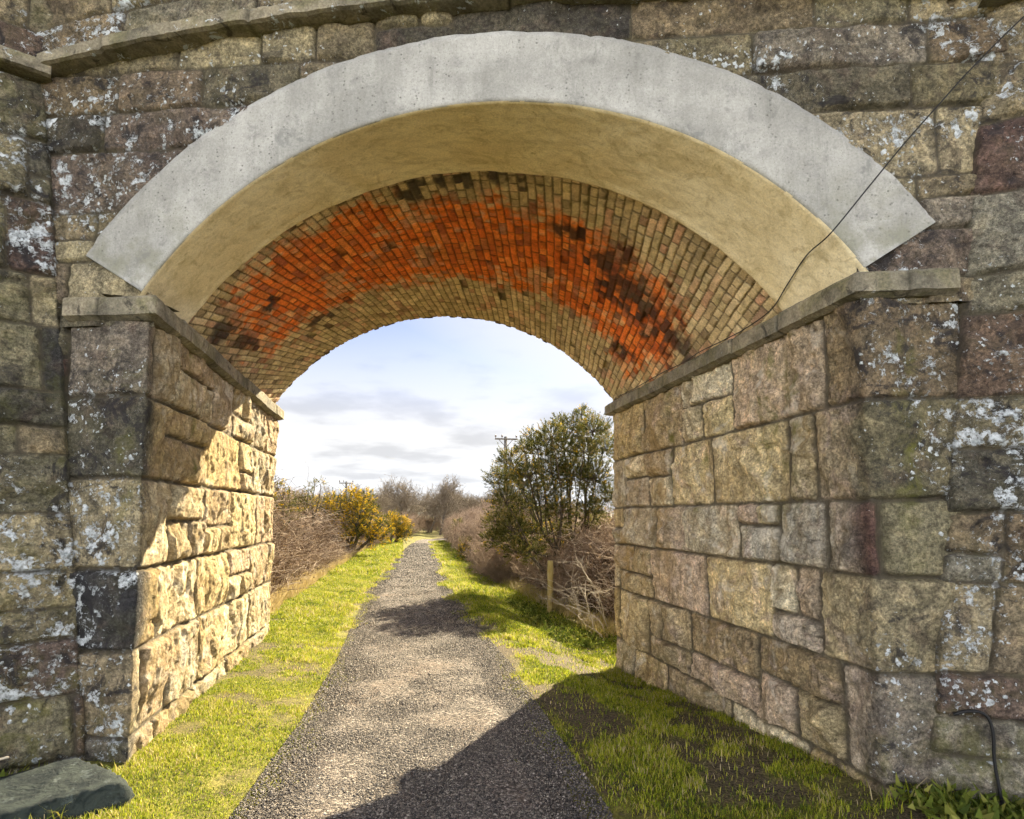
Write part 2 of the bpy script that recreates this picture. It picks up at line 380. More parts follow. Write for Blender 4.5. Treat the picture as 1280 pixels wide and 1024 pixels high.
def stone_field(U, V, rects, rng, seed, bul, flat=0.0, jw=.007, jd=.022, rib=0.0, cut=1.0, vx=1.0):
    """U,V regular grids; returns height, tone, joint mask, random, lichen random. bul may be an array."""
    nv, nu = U.shape; du = U[0, 1] - U[0, 0]; dv = V[1, 0] - V[0, 0]
    Uw = U + .013 * fbm(U * 2.2, V * 2.2, 3, seed, 3) + .009 * fbm(U * 10, V * 10, 5, seed + 1, 3)
    Vw = V + .016 * fbm(U * 1.3, V * 2.0, 9, seed + 2, 3) + .009 * fbm(U * 10, V * 10, 8, seed + 3, 3)
    bul = np.zeros_like(U) + bul
    H = np.full(U.shape, -jd); J = np.ones(U.shape); R = np.full(U.shape, .5); Q = np.full(U.shape, .5); D = np.zeros(U.shape)
    for (a, b, c, d) in rects:
        i0 = max(0, int((c - .06 - V[0, 0]) / dv)); i1 = min(nv, int((d + .06 - V[0, 0]) / dv) + 2)
        j0 = max(0, int((a - .06 - U[0, 0]) / du)); j1 = min(nu, int((b + .06 - U[0, 0]) / du) + 2)
        if i0 >= i1 or j0 >= j1: continue
        u = Uw[i0:i1, j0:j1]; v = Vw[i0:i1, j0:j1]
        x = np.minimum(u - a, b - u) * vx; y = np.minimum(v - c, d - v)
        r = .035
        dd = np.where((x < r) & (y < r), r - np.hypot(np.maximum(r - x, 0), np.maximum(r - y, 0)), np.minimum(x, y))
        ins = dd > 0
        B = bul[i0:i1, j0:j1] * rng.uniform(.35, 1.45)
        e = sm(jw * .4, jw + .016, dd)
        h = B * (.72 * (1 - np.exp(-np.maximum(dd - jw, 0) / .014)) + .28 * (1 - np.exp(-np.maximum(dd - jw, 0) / .08)))
        uc, vc = (a + b) / 2, (c + d) / 2; w, hh = (b - a) / 2, (d - c) / 2
        if cut > 0:
            for q in range(5):
                an = rng.uniform(0, 6.283); s_ = rng.uniform(.06, .62) * cut
                off = rng.uniform(.25, 1.0)
                h = np.minimum(h, B * off * 1.1 + s_ * (np.cos(an) * (u - uc) + np.sin(an) * (v - vc)) * (B / .05) * .8 + .012)
        h = np.maximum(h, -.010) * (1 - flat)
        h = -jd + (jd + h) * e
        sub = H[i0:i1, j0:j1]; sub[ins] = h[ins]
        J[i0:i1, j0:j1][ins] = (1 - sm(jw * .5, jw + .010, dd))[ins]
        t, q = rng.random(), rng.random()
        R[i0:i1, j0:j1][ins] = t; Q[i0:i1, j0:j1][ins] = q; D[i0:i1, j0:j1][ins] = dd[ins]
    e = 1 - J
    n1 = fbm(U * 5, V * 5, 1, seed + 5, 5, .55); n2 = fbm(U * 18, V * 18, 2, seed + 6, 4, .6)
    rg = 1 - np.abs(fbm(U * 7, V * 4, 4, seed + 7, 4)) * 2.2
    sc1 = sm(-.02, .03, fbm(U * 3.4 + .3 * n1, V * 2.6, 11, seed + 12, 4)); sc2 = sm(-.02, .03, fbm(U * 7 + .3 * n1, V * 4.5, 13, seed + 13, 4))
    H = H + e * (bul * (.42 * n1 + .20 * n2 + .10 * rg + .36 * (sc1 - .5) + .20 * (sc2 - .5)) + .004 * n2)
    if np.any(rib):
        rb = fbm(U * 26 + 2 * n1, V * 3.2, 6, seed + 8, 3)
        H = H + e * rib * rb
    # erosion pits
    pit = sm(.42, .62, fbm(U * 11, V * 8, 7, seed + 9, 3))
    H = H - e * pit * bul * .45
    return H, R, J, Q

def stone_attrs(R, J, Q, lich, zone, moss):
    z = np.zeros(R.shape)
    return {'stone': np.stack([R, J, np.clip(z + lich, 0, 1), Q], -1).reshape(-1, 4),
            'zone': (z + zone).ravel(), 'moss': (z + moss).ravel()}

# ---- abutment strips: front pier -> corner -> bore wall -> far corner -> far face, unfolded
def strip(side, step, vs, rng, seed, quoins):
    if side == 'L':
        p0 = np.array([XL, YL]); fdir = np.array([-FT[0], -FT[1]]); nin = np.array([1.0, 0]); 
    else:
        p0 = np.array([XR, YR]); fdir = np.array([FT[0], FT[1]]); nin = np.array([-1.0, 0])
    nf = np.array([FN[0], FN[1]]); Lf, Lb = .62, .5
    p1 = p0 + np.array([0, LEN]); nb = -nf
    us = np.arange(-Lf, LEN + Lb + step * .5, step); v = np.arange(-.45, 2.93, step)
    r = .022
    def place(u):
        if u < 0: b = p0 + fdir * (-u); n = nf
        elif u < LEN: b = p0 + np.array([0, u]); n = nin
        else: b = p1 + fdir * (u - LEN); n = nb
        return b, n
    B = np.array([place(u)[0] for u in us]); N = np.array([place(u)[1] for u in us])
    # round the arrises by averaging positions / normals over a short window
    Bs, Ns = B.copy(), N.copy()
    for k, u in enumerate(us):
        for c in (0, LEN):
            if abs(u - c) < r:
                pts = [place(u + d) for d in np.linspace(-r, r, 9)]
                Bs[k] = np.mean([p[0] for p in pts], 0); nn = np.mean([p[1] for p in pts], 0); Ns[k] = nn / np.linalg.norm(nn)
    U, V = np.meshgrid(us, v)
    inside = sm(.02, .25, U) * (1 - sm(LEN - .02, LEN + .1, U))
    rects = layout(us[0], us[-1], vs, rng, .34, .80, .34, quoins)
    bul = .020 + (.027 if side == 'L' else .046) * inside
    H, R, J, Q = stone_field(U, V, rects, rng, seed, bul, rib=.011 * inside, jd=.034, jw=.0105, vx=np.float64(.62 if side == 'R' else .8))
    # flatten towards the arrises so that corners stay true
    for c in (0, LEN):
        H *= .45 + .55 * sm(0, .09, np.abs(U - c))
    # groove where the pier meets the wing wall
    P = np.zeros((*U.shape, 3)); P[..., 0] = Bs[None, :, 0] + Ns[None, :, 0] * H; P[..., 1] = Bs[None, :, 1] + Ns[None, :, 1] * H; P[..., 2] = V
    streak = sm(.25, .6, fbm(U * 4.5, V * .5, 1, seed + 40, 3)) * sm(.6, 2.6, V)
    if side == 'L': streak *= .6
    for s_u in ((.62, .95, 1.9, 2.5) if side == 'R' else (.8,)):
        wob = .05 * fbm(V * 1.5, V * 0 + s_u, 3, seed + 50, 3)
        streak = np.maximum(streak, np.exp(-((U - s_u - wob) / .045) ** 2) * sm(1.0, 2.2, V) * 1.3)
    damp = (1 - sm(-.1, .7, V)) * .5
    front = 1 - sm(-.05, .22, U)
    lich = front * (.26 + .26 * Q + .40 * sm(.25, .6, .5 + .7 * fbm(U * 1.4, V * 1.4, 2, seed + 60, 3))) + (1 - front) * (.30 * (1 - sm(.1, 1.0, U)) * Q)
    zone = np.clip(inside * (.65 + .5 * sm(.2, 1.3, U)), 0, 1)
    brown = inside * np.clip((.70 if side == 'L' else .0) + .55 * sm(1.6, 3.4, U) * (side == 'R') + .8 * sm(.15, .5, fbm(U * 2.2, V * .9, 5, seed + 70, 4)) * (.55 if side == 'R' else .3), 0, 1)
    at = stone_attrs(R, J, brown, lich, zone, np.clip(streak + damp + .35 * J + .25 * front, 0, 1))
    F = gridfaces(*U.shape)
    if side == 'L': F = F[:, ::-1] if False else F
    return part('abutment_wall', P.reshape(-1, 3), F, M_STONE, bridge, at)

vsR = [-.5, .0, .27, .70, 1.02, 1.25, 1.70, 2.02, 2.30, 2.95]
vsR = [-.5, .08, .70, 1.25, 1.70, 2.30, 2.95]
vsL = [-.5, .20, .74, 1.25, 1.85, 2.40, 2.95]
q = {}
for k in range(len(vsR) - 1):
    q[k] = [-.58, [.62, .30, .46, .38, .72, .34][k % 6]]
rng = np.random.default_rng(21)
strip('R', .0105, vsR, rng, 100, q)
q2 = {k: [-.58, [.4, .62, .34, .5, .36, .48][k % 6]] for k in range(len(vsL) - 1)}
rng = np.random.default_rng(33)
strip('L', .0105, vsL, rng, 200, q2)

# ---- joint lines between the front and the splayed, battered wing walls
def jl(z): return -1.875 - .1235 * np.asarray(z)      # x of the left joint on the face
def jr(z): return 2.87 + .1235 * np.asarray(z)
STRZ = lambda x: 4.93 - .031 * (np.asarray(x, float) - .55) ** 2 + np.where(np.asarray(x) > .55, .012 * (np.asarray(x, float) - .55) ** 2, 0)   # underside of the string course, humped like the road

# ---- spandrel
def spandrel():
    step = .0115; rng = np.random.default_rng(5)
    us = np.arange(-2.75, 3.75, step); v = np.arange(2.86, 5.02, step)
    U, V = np.meshgrid(us, v)
    vs = [2.8, 3.03, 3.32, 3.66, 4.09, 4.37, 4.66, 5.1]
    rects = layout(us[0], us[-1], vs, rng, .34, .95, .22)
    H, R, J, Q = stone_field(U, V, rects, rng, 300, .028, jd=.02)
    X = U; Y = yf(U)
    P = np.stack([X + FN[0] * H, Y + FN[1] * H, V], -1)
    rr = np.hypot(U - AC, V - AZ); an = np.arctan2(V - AZ, U - AC)
    cutring = (rr < RE - .05) & (an > A0 + .012) & (an < A1 - .012)
    keep = ~(cutring | ((U > XL + .02) & (U < XR - .02) & (rr < RE - .05)))
    keep &= V < STRZ(U) + .05
    for (x_, z_, t_) in ((-.05, 4.84, .0), (.30, 4.82, .0), (.62, 4.82, .0), (-1.85, 4.2, .62), (-1.75, 4.02, .62), (-2.0, 4.28, .62), (2.9, 3.2, .62), (1.6, 4.8, .3)):
        i_, j_ = int((z_ - v[0]) / step), int((x_ - us[0]) / step); R = np.where(R == R[i_, j_], t_ + 1e-4 * x_, R)
    blob = sm(.35, .62, .5 + .8 * fbm(U * 1.1, V * 1.6, 2, 311, 4))
    lich = .28 + .28 * Q + .40 * blob - .35 * (np.abs(U - .28) < .75) * (V > 4.72)
    at = stone_attrs(R, J, Q * 0, lich, .05, .35 * J + .22)
    Vv, F, at = compact(P.reshape(-1, 3), gridfaces(*U.shape, keep), at)
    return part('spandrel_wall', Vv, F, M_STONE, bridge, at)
spandrel()

# ---- wing walls
def wing(side):
    rng = np.random.default_rng(61 if side == 'L' else 62); seed = 400 if side == 'L' else 450
    step = .0115
    ss = np.arange(-.10, 2.6, step); v = np.arange(-.45, 4.72, step)
    U, V = np.meshgrid(ss, v)
    if side == 'L':
        w = np.array([-.918, -.397]); jx = jl(V); vs = [-.5, .10, .48, .82, 1.25, 1.62, 2.0, 2.42, 2.85, 3.2, 3.72, 4.15, 4.6, 4.9]
    else:
        w = np.array([.86, -.51]); jx = jr(V); vs = [-.5, .28, .72, 1.22, 1.62, 1.98, 2.28, 2.78, 3.02, 3.5, 3.95, 4.3, 4.9]
    rects = layout(ss[0], ss[-1], vs, rng, .4, .95, .22)
    H, R, J, Q = stone_field(U, V, rects, rng, seed, .045, jd=.025, cut=1.2)
    n = np.array([w[1], -w[0]]); n = n if n[1] < 0 else -n
    H = np.where(U < .02, np.minimum(H, .0), H)
    H = H * (.3 + .7 * sm(-.02, .08, U)); gw = .016 if side == 'L' else .032
    gv = (1 - sm(gw * .6, gw * 1.5, U + .012 * fbm(V * 3, V * 0, 2, seed + 20, 3))); H = H - gv * .045; J = np.maximum(J, gv)
    P = np.stack([jx + w[0] * U + n[0] * H, yf(jx) - .012 + w[1] * U + n[1] * H, V], -1)
    blob = sm(.35, .62, .5 + .8 * fbm(U * 1.3, V * 1.3, 2, seed + 11, 4))
    lich = .28 + .26 * Q + .42 * blob
    R = R * .62 if side == 'L' else R
    at = stone_attrs(R, J, Q * 0, lich, .0, .3 * J + (.45 if side == 'L' else .25) + .5 * (1 - sm(0, 1.0, V)))
    F = gridfaces(*U.shape)
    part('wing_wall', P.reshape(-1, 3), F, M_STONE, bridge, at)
    return w, n
WL, NL = wing('L'); WR, NR = wing('R')

# ---- sweeps for impost and string course
def sweep(name, path, normals, prof, blocks, seed, mat, lich=.3, zfun=None, rough=.0032, closeend=True):
    """path: list of xy corners; normals: outward per segment; prof: (outward, z)"""
    path = np.array(path, float); segs = path[1:] - path[:-1]; L = np.linalg.norm(segs, axis=1); cum = np.concatenate([[0], np.cumsum(L)])
    nrm = np.array(normals, float)
    # mitred vertex normals
    vn = [nrm[0]]
    for k in range(1, len(path) - 1):
        b = nrm[k - 1] + nrm[k]; b /= np.linalg.norm(b); vn.append(b / max(.4, b @ nrm[k]))
    vn.append(nrm[-1]); vn = np.array(vn)
    S = np.unique(np.concatenate([np.arange(0, cum[-1], .018), cum]))
    rng = np.random.default_rng(seed); js = []; p = rng.uniform(.2, .5)
    while p < cum[-1]: js.append(p); p += rng.uniform(*blocks)
    pr = np.array(prof, float); M = [pr[0]]
    for a, b in zip(pr[:-1], pr[1:]):
        k = max(1, int(np.hypot(*(b - a)) / .02))
        for t in range(1, k + 1): M.append(a + (b - a) * t / k)
    M = np.array(M); cor = [int(np.argmin(np.abs(M - q_).sum(1))) for q_ in pr[1:-1]]
    out = []; cut = []
    for i_ in range(len(M)):
        out.append(M[i_])
        if i_ in cor and 0 < i_ < len(M) - 1: cut.append(len(out) - 1); out.append(M[i_])
    M = np.array(out); cut = set(cut)
    V = np.zeros((len(S), len(M), 3)); Jm = np.zeros((len(S), len(M)))
    for i, s in enumerate(S):
        k = min(np.searchsorted(cum, s, 'right') - 1, len(L) - 1); t = (s - cum[k]) / L[k]
        xy = path[k] + segs[k] * t
        kk = nrm[k]
        nn = vn[k] if t < 1e-9 else (vn[k + 1] if t > 1 - 1e-9 else kk)
        dj = min([abs(s - q) for q in js] + [9]); g = math.exp(-(dj / .009) ** 2)
        blk = int(np.searchsorted(js, s)); hb = ((blk * 7919 + seed * 31) % 97) / 97 - .5
        o = M[:, 0] + hb * .016 - g * .022
        zz = M[:, 1] + hb * .006
        aa = M[:, 0] * 12 + M[:, 1] * 12; nz = fbm(np.full(len(M), s * 9.0), aa, 1, seed, 4) * rough * 1.6 + fbm(np.full(len(M), s * 34.0), aa * 3, 1, seed + 3, 3) * rough
        o = o + nz
        z0 = zfun(xy[0]) if zfun else 0
        V[i, :, 0] = xy[0] + nn[0] * o; V[i, :, 1] = xy[1] + nn[1] * o; V[i, :, 2] = zz + z0 + nz * .5
        Jm[i] = g
    F = gridfaces(len(S), len(M)); F = F[[k_ for k_ in range(len(F)) if (k_ % (len(M) - 1)) not in cut]]
    lc = np.zeros(V.shape[:2]) + lich
    Vv = V.reshape(-1, 3); Fs = [F]
    return part(name, Vv, Fs, mat, bridge, {'joint': Jm.ravel(), 'lich': lc.ravel()})

PROF = [(-.06, 2.895), (.022, 2.895), (.062, 2.915), (.072, 2.918), (.072, 3.026), (.058, 3.044), (-.02, 3.054), (-.30, 3.062)]
nf2 = FN[:2]
pl = [XL, YL]; far_l = [XL, YL + LEN]; far_r = [XR, YR + LEN]
sweep('impost', [np.array(pl) - FT[:2] * .56, pl, far_l, np.array(far_l) - FT[:2] * .4], [nf2, (1, 0), -nf2], PROF, (.5, .95), 11, M_DRESS, .45)
sweep('impost', [np.array([XR, YR]) + FT[:2] * .52, [XR, YR], far_r, np.array(far_r) + FT[:2] * .4], [nf2, (-1, 0), -nf2], PROF, (.5, .95), 12, M_DRESS, .45)
xs = np.linspace(-2.43, 3.42, 24)
SP = [(-.05, 0), (.10, 0), (.125, .008), (.125, .085), (.10, .11), (-.08, .15)]
sweep('string_course', [(x, float(yf(x))) for x in xs], [nf2] * (len(xs) - 1), SP, (.6, 1.1), 13, M_DRESS, .75, zfun=lambda x: float(STRZ(x)), rough=.004)
jL = np.array([float(jl(4.6)), float(yf(jl(4.6)))]); jR = np.array([float(jr(4.68)), float(yf(jr(4.68)))])
sweep('string_course', [jL + WL * -.02, jL + WL * 2.5], [NL], [(a, b + 4.60) for a, b in SP], (.6, 1.1), 14, M_DRESS, .7, rough=.004)
sweep('string_course', [jR + WR * -.02, jR + WR * 2.5], [NR], [(a, b + 4.68) for a, b in SP], (.6, 1.1), 15, M_DRESS, .7, rough=.004)

# ---- parapet over the string course, front and wings
def parapet():
    step = .014; rng = np.random.default_rng(71)
    us = np.arange(-2.6, 3.6, step); v = np.arange(.10, 1.0, step)
    U, V = np.meshgrid(us, v)
    rects = layout(us[0], us[-1], [0, .36, .68, 1.1], rng, .4, .9, .1)
    H, R, J, Q = stone_field(U, V, rects, rng, 500, .03)
    P = np.stack([U + FN[0] * (H + .03), yf(U) + FN[1] * (H + .03), V + STRZ(U)], -1)
    lich = .3 + .65 * Q
    part('parapet', P.reshape(-1, 3), gridfaces(*U.shape), M_STONE, bridge, stone_attrs(R, J, Q * 0, lich, .05, .3))
    for w, n, j, z0 in ((WL, NL, jL, 4.6), (WR, NR, jR, 4.68)):
        us = np.arange(-.05, 2.5, step); U, V = np.meshgrid(us, v)
        rects = layout(us[0], us[-1], [0, .36, .68, 1.1], rng, .4, .9, .1)
        H, R, J, Q = stone_field(U, V, rects, rng, 520, .03)
        P = np.stack([j[0] + w[0] * U + n[0] * H, j[1] + w[1] * U + n[1] * H, V + z0], -1)
        part('parapet', P.reshape(-1, 3), gridfaces(*U.shape), M_STONE, bridge, stone_attrs(R, J, Q * 0, .3 + .6 * Q, .05, .3))
parapet()

# ---- solid body of the bridge behind the facing stones, with its arch-shaped hole
def core():
    arc = [(AC + 2.75 * math.cos(a), AZ + 2.75 * math.sin(a)) for a in np.linspace(math.radians(33), math.radians(147), 30)]
    inner = [(XR + .12, -.5), (XR + .12, arc[0][1])] + arc + [(XL - .12, arc[-1][1]), (XL - .12, -.5)]
    outer = []
    n = len(inner)
    for (x, z) in inner:
        a = math.atan2(z - 1.5, x - AC)
        outer.append((x, z))
    # outline strips: column quads from the hole up to the top, plus the two flanks
    V, F = [], []
    def quad(a, b, c, d):
        for y0 in (0.10, LEN - .06):
            i = len(V)
            for p in (a, b, c, d): V.append((p[0], float(yf(p[0])) + y0, p[1]))
            F.append([i, i + 1, i + 2, i + 3])
    top = 4.92
    for p, q_ in zip(arc[:-1], arc[1:]): quad(p, q_, (q_[0], top), (p[0], top))
    quad((XR + .12, -.5), (7.5, -.5), (7.5, top), (XR + .12, top)); quad((-6.5, -.5), (XL - .12, -.5), (XL - .12, top), (-6.5, top))
    def wallq(a, b):
        i = len(V)
        for p, y0 in ((a, .10), (b, .10), (b, LEN - .06), (a, LEN - .06)): V.append((p[0], float(yf(p[0])) + y0, p[1]))
        F.append([i, i + 1, i + 2, i + 3])
    for a, b in zip(inner[:-1], inner[1:]): wallq(a, b)
    wallq((-6.5, top), (7.5, top)); wallq((-6.5, -.5), (-6.5, top)); wallq((7.5, -.5), (7.5, top))
    part('masonry_core', V, np.array(F), M_CORE, bridge, None, False)
    s = Soup()
    for y0, y1 in ((.06, .38), (LEN - .4, LEN - .02)):
        p = [(-6.5, float(yf(-6.5)) + y0), (7.5, float(yf(7.5)) + y0), (7.5, float(yf(7.5)) + y1), (-6.5, float(yf(-6.5)) + y1)]
        s.add([(x, y, z) for z in (4.915, 5.75) for x, y in p], [[0,1,2,3],[4,5,6,7],[0,1,5,4],[1,2,6,5],[2,3,7,6],[3,0,4,7]])
    s.build('parapet_backing', M_CORE, bridge, False)
core()

# ---- concrete ring and its ochre soffit
def ring():
    na = 220; an = np.linspace(A0, A1, na)
    # cross-section (radius, depth) going round the ring: soffit edge -> front -> lip -> top
    sec = [(RI, .16), (RI, -.030), (RI + .008, -.042)]
    for t in np.linspace(0, 1, 26)[1:-1]: sec.append((RI + .012 + t * (RE - RI - .047), -.042))
    sec += [(RE - .035, -.042), (RE - .028, -.030), (RE - .012, -.030), (RE, -.018), (RE, .20)]
    sec = np.array(sec)
    A, I = np.meshgrid(an, np.arange(len(sec)), indexing='ij')
    R = sec[I, 0]; Dp = sec[I, 1]
    wob = .007 * fbm(A * 9, R * 6, 1, 600, 4) + .003 * fbm(A * 60, R * 30, 1, 601, 3)
    ed = (I >= len(sec) - 5)
    R = R + ed * (.008 * fbm(A * 30, R * 0, 1, 602, 3) - .006 * sm(.25, .5, fbm(A * 45, R * 0, 5, 604, 3)))
    X = AC + R * np.cos(A); Z = AZ + R * np.sin(A); Y = yf(X) + Dp + wob
    V = np.stack([X, Y, Z], -1).reshape(-1, 3); F = gridfaces(na, len(sec))
    # end caps
    ns = len(sec); c0 = np.arange(ns); c1 = (na - 1) * ns + np.arange(ns)
    i = len(V); V = np.concatenate([V, V[c0].mean(0)[None], V[c1].mean(0)[None]])
    T = [[i, a, b] for a, b in zip(c0[:-1], c0[1:])] + [[i + 1, b, a] for a, b in zip(c1[:-1], c1[1:])]
    part('arch_ring', V, [F, np.array(T)], M_CONC, bridge)['label'] = 'smooth pale concrete arch ring'
    # rendered soffit lining
    na, ny = 240, 60
    an = np.linspace(math.radians(32.2), math.radians(147.8), na); t = np.linspace(0, 1, ny)
    A, T_ = np.meshgrid(an, t, indexing='ij'); depth = -.036 + T_ * (.76 + .015 * fbm(A * 9, A * 0, 1, 610, 3))
    s = A * RI
    R = RI - .004 + (.010 * fbm(s * 2.2, depth * 3, 1, 611, 4) - .006) * sm(0, .2, T_) + .003 * fbm(s * 12, depth * 16, 1, 612, 3) * sm(0, .1, T_)
    R = np.where(T_ > .995, RI + .055, R); R = np.where(T_ < .004, RI + .003, R); R = R - .004 * (T_ > .9)
    X0 = AC + RI * np.cos(A)
    X = AC + R * np.cos(A); Z = AZ + R * np.sin(A); Y = yf(X0) + depth
    part('soffit_lining', np.stack([X, Y, Z], -1).reshape(-1, 3), gridfaces(na, ny), M_PLAST, bridge)
ring()

# ---- brick vault in skewed courses
def vault():
    rng = np.random.default_rng(91)
    RB = RI + .030; st = .0085
    an = np.arange(math.radians(30.5), math.radians(149.5), st / RB)
    t = np.arange(.70, LEN + .02, st)
    A, T_ = np.meshgrid(an, t, indexing='ij')
    X0 = AC + RB * np.cos(A); Y = yf(X0) + T_; s = RB * (math.pi / 2 - A)
    be = math.radians(15.8)
    wq = .016 * fbm(s * 2, Y * 2, 1, 700, 3) + .003 * fbm(s * 9, Y * 9, 1, 705, 2)
    qv = (s * math.cos(be) - Y * math.sin(be)) + wq; pv = (s * math.sin(be) + Y * math.cos(be)) + .010 * fbm(s * 3, Y * 3, 4, 701, 3)
    ch = .0735; ci = np.floor(qv / ch).astype(int); fq = (qv / ch - ci) * ch
    hdr = (ci % 3) == 0
    bl = np.where(hdr, .108, .214); sh = (ci * 7919 % 13) / 13 * .05 + np.where(hdr, .03, (ci % 2) * .107)
    bi = np.floor((pv + sh) / bl).astype(int); fp = ((pv + sh) / bl - bi) * bl
    d = np.minimum(np.minimum(fq, ch - fq), np.minimum(fp, bl - fp))
    d = d + .0022 * vnoise(s * 60, Y * 60, 1, 702)
    h1 = _hash(ci, bi, ci * 0 + 3, 5) * .5 + .5; h2 = _hash(ci, bi, ci * 0 + 8, 6) * .5 + .5; h3 = _hash(ci, bi, ci * 0 + 1, 9)
    e = sm(.002, .010, d)
    proud = .007 * h3 + .05 * (h1 - .5) * (fp - bl / 2) * .6
    missing = (h2 > .986)
    proud = proud - missing * .035
    # zones, measured along the bore and round the arch
    rel = T_ / LEN; dg = np.degrees(A)
    nz = .5 * fbm(s * 1.6, Y * 1.6, 2, 710, 4) + .12 * h3
    poly = [(140.3,.337),(134.4,.26),(128.4,.249),(116.6,.249),(110.4,.235),(98.7,.307),(87.2,.292),(79.6,.32),(67.3,.333),(56.9,.355),(41.5,.441),(36.4,.543),
            (37.7,.785),(44,.771),(58,.716),(66.5,.709),(78.5,.698),(90.1,.679),(97.7,.696),(107.5,.672),(115.8,.681),(122.4,.682),(134.2,.663),(141.8,.476)]
    PP = np.array([(math.radians(90 - d_) * RB, r_ * LEN) for d_, r_ in poly])
    qx = s + .10 * fbm(s * 4, Y * 4, 3, 740, 4); qy = T_ + .10 * fbm(s * 4, Y * 4, 7, 741, 4)
    dm = np.full(s.shape, 9.0); ins = np.zeros(s.shape, bool)
    for (x0, y0), (x1, y1) in zip(PP, np.roll(PP, -1, 0)):
        ex, ey = x1 - x0, y1 - y0; tt = np.clip(((qx - x0) * ex + (qy - y0) * ey) / (ex * ex + ey * ey), 0, 1)
        dm = np.minimum(dm, np.hypot(qx - x0 - tt * ex, qy - y0 - tt * ey))
        cr_ = ((y0 > qy) != (y1 > qy)) & (qx < ex * (qy - y0) / (ey + 1e-9) + x0); ins ^= cr_
    sd = np.where(ins, dm, -dm)
    fw_ = fbm(s * 16, Y * 16, 3, 733, 4); md_ = fbm(s * 5, Y * 5, 3, 734, 4)
    ob = sm(-.24, .11, sd + .12 * (h3 - .5) + .20 * fw_ + .16 * md_)
    ob = ob * (1 - .55 * sm(.20, .45, fbm(s * 3.2, Y * 3.2, 9, 742, 5) + .25 * (h1 - .5) + .2 * fw_))      # lime film left on the brick
    soot = np.zeros(s.shape)
    for d_, r_, w_ in ((60, .42, .20), (54, .47, .22), (47, .50, .24), (41, .52, .24), (37, .55, .2), (141, .47, .18), (143, .34, .16), (138, .52, .14), (118, .70, .10), (124, .69, .10), (131, .42, .10),
                       (93, .215, .14), (85, .215, .12), (99, .235, .12), (44, .74, .14), (69, .36, .10)):
        soot = np.maximum(soot, np.exp(-(np.hypot(s - math.radians(90 - d_) * RB, T_ - r_ * LEN) / (w_ * 1.45)) ** 2))
    soot = sm(.16, .66, soot * .85 + .50 * fbm(s * 5, Y * 5, 3, 720, 5) + .30 * fw_ + .34 * (h3 - .5))
    soot = np.maximum(soot * .95, .30 * sm(.32, .5, fbm(s * 2.6, Y * 2.6, 11, 722, 5) + .2 * (h2 - .5)))
    soot = np.clip(soot + (h2 > .985) * .4, 0, 1)
    loss = ob * .012 * sm(-.2, .4, fbm(s * 3, Y * 3, 5, 725, 3))     # spalled faces sit higher
    depth = e * (.010 + proud) - loss
    depth = depth + .0025 * fbm(s * 40, Y * 40, 1, 703, 3) + .004 * fbm(s * 9, Y * 9, 1, 704, 3)
    R = RB - depth
    X = AC + R * np.cos(A); Z = AZ + R * np.sin(A)
    at = {'brick': np.stack([h1, 1 - sm(.003, .009, d), ob, soot], -1).reshape(-1, 4)}
    bv = part('brick_vault', np.stack([X, Y, Z], -1).reshape(-1, 3), gridfaces(*A.shape), M_BRICK, bridge, at); bv['label'] = 'buff brick vault with a broad orange patch and black soot'
    # ragged far edge: a facing of brick voussoirs closing the vault
    na = 300; an = np.linspace(math.radians(31), math.radians(149), na); rr = np.linspace(RB - .012, RB + .42, 30)
    A, R = np.meshgrid(an, rr, indexing='ij')
    ii = np.floor(A * RB / .0735); f = (A * RB / .0845 - ii); dd = np.minimum(f, 1 - f) * .0845
    hh = _hash(ii.astype(int), ii.astype(int) * 0, ii.astype(int) * 0, 4) * .5 + .5
    R = R + (hh - .35) * .045 * (1 - sm(0, .12, R - RB + .012)); X = AC + R * np.cos(A); Z = AZ + R * np.sin(A)
    Y = yf(AC + RB * np.cos(A)) + LEN + .01 + .01 * sm(.002, .01, dd)
    part('voussoir_face', np.stack([X, Y, Z], -1).reshape(-1, 3), gridfaces(na, 30), M_BRICK, bridge,
         {'brick': np.stack([hh, 1 - sm(.003, .009, dd), hh * 0, hh * 0], -1).reshape(-1, 4)})
vault()

